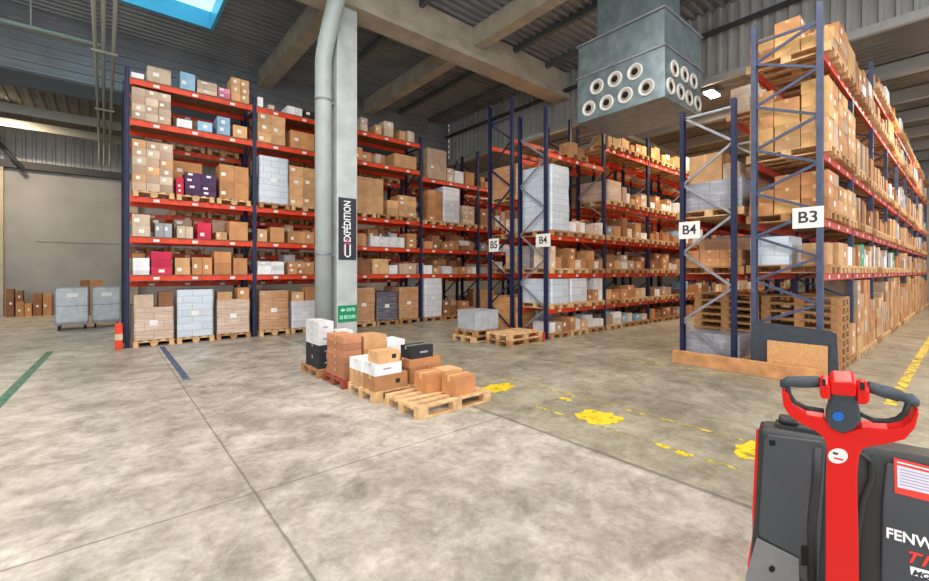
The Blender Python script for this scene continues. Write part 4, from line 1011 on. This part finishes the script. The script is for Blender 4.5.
panel('side_cover', [(764, 440), (768, 434), (822, 441), (826, 446), (818, 585), (800, 578), (798, 556), (760, 536), (759, 530)], .002, .012, M['truck'], bev=.008)
panel('lower_cover', [(757, 537), (799, 558), (800, 600), (800, 640), (745, 640), (746, 575)], .004, .012, M['truck_lt'], bev=.004)
panel('socket', [(801, 545), (815, 546), (815, 566), (801, 565)], .012, .006, M['hole'], bev=.002)
panel('screw', [(769, 567), (772, 565), (775, 567), (775, 570), (772, 572), (769, 570)], .014, .006, M['hole'], bev=0)
panel('vent_hole', [(769, 440), (775, 440), (776, 445), (770, 446)], .012, .004, M['hole'], bev=0)
panel('front_cover', [(886, 462), (1010, 486), (1010, 640), (888, 640), (880, 600), (882, 500)], .004, .012, M['truck'], bev=.008)
# curved ridge beside the tiller
rp = [face(px, py, .012) for px, py in ((862, 452), (871, 462), (872, 480), (864, 500), (858, 530), (856, 580))]
MB().tube(rp, .012, 10).build('ridge', M['truck_dk'], tr)
rp = [face(px, py, .004) for px, py in ((818, 446), (816, 480), (812, 520), (812, 580))]
MB().tube(rp, .02, 10).build('ridge', M['truck_dk'], tr)
MB().box((.13, -.004, .2), (.5, .0, 1.02)).build('recess_panel', M['truck_dk'], tr) if False else None
# data plate
dp = panel('data_plate', [(893.5, 457.5), (1000, 484), (1000, 520), (894.5, 492.5)], .0162, .003, M['redtxt'], bev=.001)
panel('plate_field', [(897, 465), (1000, 491), (1000, 510), (897.5, 487)], .0193, .001, M['plate'], dp, bev=0)
panel('plate_band', [(897, 461.2), (1000, 487), (1000, 488.5), (897, 462.5)], .0193, .001, M['whitetxt'], dp, bev=0)
for q in range(6):
    y = 468.5+q*3.0; panel('print_line', [(900, y), (940, y+9.8), (940, y+10.8), (900, y+1.0)], .0204, .0006, M['greytxt'], dp, bev=0)
a = face(885, 530, .018)
def ttext(nm, s_, px, py, size, m_, **kw):
    p = face(px, py, .017); return text(nm, s_, size, m_, tr, (p.x, p.y-.001, p.z), (PI/2, 0, 0), ext=.0015, align='LEFT', **kw)
ttext('lettering', 'FENWICK', 885.5, 532.5, .058, M['whitetxt'], bold=.0014, width=.84)
ttext('lettering', 'T16', 904, 555.5, .062, M['redtxt'], shear=.35, bold=.0015)
lp = panel('model_plate', [(910, 566), (1000, 590), (1000, 600), (911, 574.5)], .0165, .001, M['whitetxt'], bev=0)
ttext('lettering', 'MOOV', 912, 572, .030, M['darktxt'], shear=.3, bold=.001)
# top: lever and hinge
kb = face(787, 425, -.06)
k1 = MB().box((.04, .05, 1.03), (.24, .12, 1.055)).build('top_rail', M['truck_dk'], tr, bevel=.006)
k2 = loft([(.05, .13, .05, .115, .015, 1.05), (.055, .125, .055, .11, .015, 1.085)], 4).build('stop_knob', M['black'], tr)
# forks
for x in (.08, .50): loft([(x, x+.18, 1.0, 2.1, .03, .05), (x, x+.18, 1.0, 2.1, .03, .10)], 4).build('fork', M['red'], tr)
MB().tube([(.36, .2, .1), (.44, .2, .1)], .1, 20).build('drive_wheel', M['rubber'], tr)
for x in (.0, .74): MB().tube([(x, .3, .07), (x+.05, .3, .07)], .07, 16).build('caster', M['rubber'], tr)
for x in (.14, .56): MB().tube([(x, 2.0, .043), (x+.06, 2.0, .043)], .043, 16).build('load_roller', M['rubber'], tr)
# tiller: its own plane
TA = cam((840-CX)/F*1.12*K, 1.12*K, CH-(400-HY)/F*1.12*K); TB = cam((841-CX)/F*1.33*K, 1.33*K, CH-(600-HY)/F*1.33*K)
V_ = (TA-TB).normalized(); NP = TU.cross(V_).normalized()
if NP.dot(Vector((0, 0, CH))-TA) < 0: NP = -NP
tinv = tr.matrix_basis.inverted() if False else None
ct, st_ = math.cos(-math.atan2(TU.y, TU.x)), math.sin(-math.atan2(TU.y, TU.x))
def loc(w): d = w-TO; return Vector((d.x*ct-d.y*st_, d.x*st_+d.y*ct, d.z))
def til(px, py, off=0.0):
    d = ray(px, py); P0 = TA+NP*off; o = Vector((0, 0, CH)); t = (P0-o).dot(NP)/d.dot(NP)
    return loc(o+d*t)
NL = loc(TO+NP)
def q4(x, y): return (770+x/4.843, 360+y/4.843)
def tpanel(name, pts, off, th, m_, parent, bev=.004):
    return MB().prism([til(*p, off) for p in pts], NL*th).build(name, m_, parent, bevel=bev, fix=True)
red_poly = [q4(58, 120), q4(66, 190), q4(95, 235), q4(150, 272), q4(215, 305), q4(255, 335), q4(270, 370), q4(274, 440), (825.5, 480), (825.5, 540), (824.5, 640),
            (859, 640), (857.5, 540), (856, 470), q4(424, 430), q4(440, 392), q4(480, 378), q4(560, 365), q4(645, 342), q4(690, 290), q4(708, 225), q4(706, 200),
            q4(690, 205), q4(672, 250), q4(630, 285), q4(560, 296), q4(440, 290), q4(405, 300), q4(345, 318), q4(290, 290), q4(262, 248), q4(170, 228), q4(110, 185), q4(92, 130), q4(76, 118)]
tl = tpanel('tiller', red_poly, -.03, .045, M['red'], tr, .012)
tpanel('console', [q4(300, 95), q4(408, 95), q4(420, 170), q4(438, 255), q4(400, 298), q4(345, 318), q4(295, 292), q4(265, 245), q4(285, 170)], -.02, .048, M['console'], tl, .008)
hd = tpanel('head_cap', [q4(288, 60), q4(298, 48), q4(398, 52), q4(410, 66), q4(410, 112), q4(400, 120), q4(300, 112), q4(288, 104)], -.03, .07, M['red'], tl, .008)
tpanel('thumb_switch', [q4(238, 80), q4(252, 70), q4(288, 76), q4(290, 140), q4(250, 140), q4(238, 128)], -.02, .062, M['red'], tl, .01)
tpanel('thumb_switch', [q4(412, 92), q4(450, 86), q4(474, 100), q4(474, 150), q4(460, 166), q4(414, 164)], -.02, .062, M['red'], tl, .01)
tpanel('switch_recess', [q4(250, 92), q4(270, 92), q4(270, 124), q4(252, 124)], .042, .003, M['black'], tl, 0)
tpanel('switch_recess', [q4(432, 104), q4(460, 108), q4(460, 146), q4(434, 144)], .042, .003, M['black'], tl, 0)
MB().tube([til(*q4(70, 128), 0), til(*q4(72, 112), 0), til(*q4(90, 104), 0), til(*q4(160, 106), 0), til(*q4(240, 104), 0)], [.014, .016, .019, .021, .019], 16, up=(1, .2, .1)).build('grip', M['truck_lt'] if False else M['console'], tl)
MB().tube([til(*q4(472, 128), 0), til(*q4(540, 148), 0), til(*q4(620, 172), 0), til(*q4(675, 188), 0), til(*q4(694, 200), 0), til(*q4(697, 216), 0)], [.018, .020, .020, .019, .016, .013], 16, up=(1, .2, .1)).build('grip', M['console'], tl)
# dark inner linings of the two loops
MB().tube([til(*q4(*p), .004) for p in ((84, 120), (92, 165), (118, 202), (175, 232), (262, 246))], .0085, 10, up=(1, .2, .1)).build('loop_lining', M['truck_dk'], tl)
MB().tube([til(*q4(*p), .004) for p in ((436, 262), (500, 292), (570, 295), (622, 284), (655, 255), (672, 205))], .0085, 10, up=(1, .2, .1)).build('loop_lining', M['truck_dk'], tl)
def disc(cxy, rx, ry, n=24): return [q4(cxy[0]+rx*math.cos(2*PI*i/n), cxy[1]+ry*math.sin(2*PI*i/n)) for i in range(n)]
tpanel('button', disc((330, 270), 28, 22), .027, .006, M['button'], tl, .001)
tpanel('indicator', disc((340, 158), 14, 6, 12), .027, .003, M['whitetxt'], tl, 0)
stk = tpanel('round_sticker', disc((329, 464), 48, 36, 28), .0152, .0015, M['whitetxt'], tl, 0)
tpanel('printed_mark', [q4(305, 444), q4(330, 450), q4(328, 460), q4(305, 455)], .0168, .0006, M['darktxt'], stk, 0)
tpanel('printed_mark', [q4(310, 470), q4(355, 480), q4(355, 488), q4(310, 478)], .0168, .0006, M['redtxt'], stk, 0)
# ------------------------------------------------------------ camera, world
cd = bpy.data.cameras.new('camera'); cam_o = bpy.data.objects.new('camera', cd); col.objects.link(cam_o)
cd.sensor_width = 36; cd.lens = F/929*36; cd.shift_y = -(290.5-HY)/929; cd.clip_start = .05; cd.clip_end = 200
cam_o.location = (0, 0, CH); cam_o.rotation_euler = (PI/2, 0, -math.atan2(ca, sa)); sc.camera = cam_o
w = bpy.data.worlds.new('world'); sc.world = w; w.use_nodes = True
bg = w.node_tree.nodes['Background']; bg.inputs[0].default_value = (0.93, 0.96, 1.0, 1); bg.inputs[1].default_value = 2.0
sc.view_settings.view_transform = 'Standard'; sc.view_settings.look = 'None'; sc.view_settings.gamma = 1; sc.view_settings.exposure = 0.3
sc.cycles.max_bounces = 10; sc.cycles.diffuse_bounces = 6
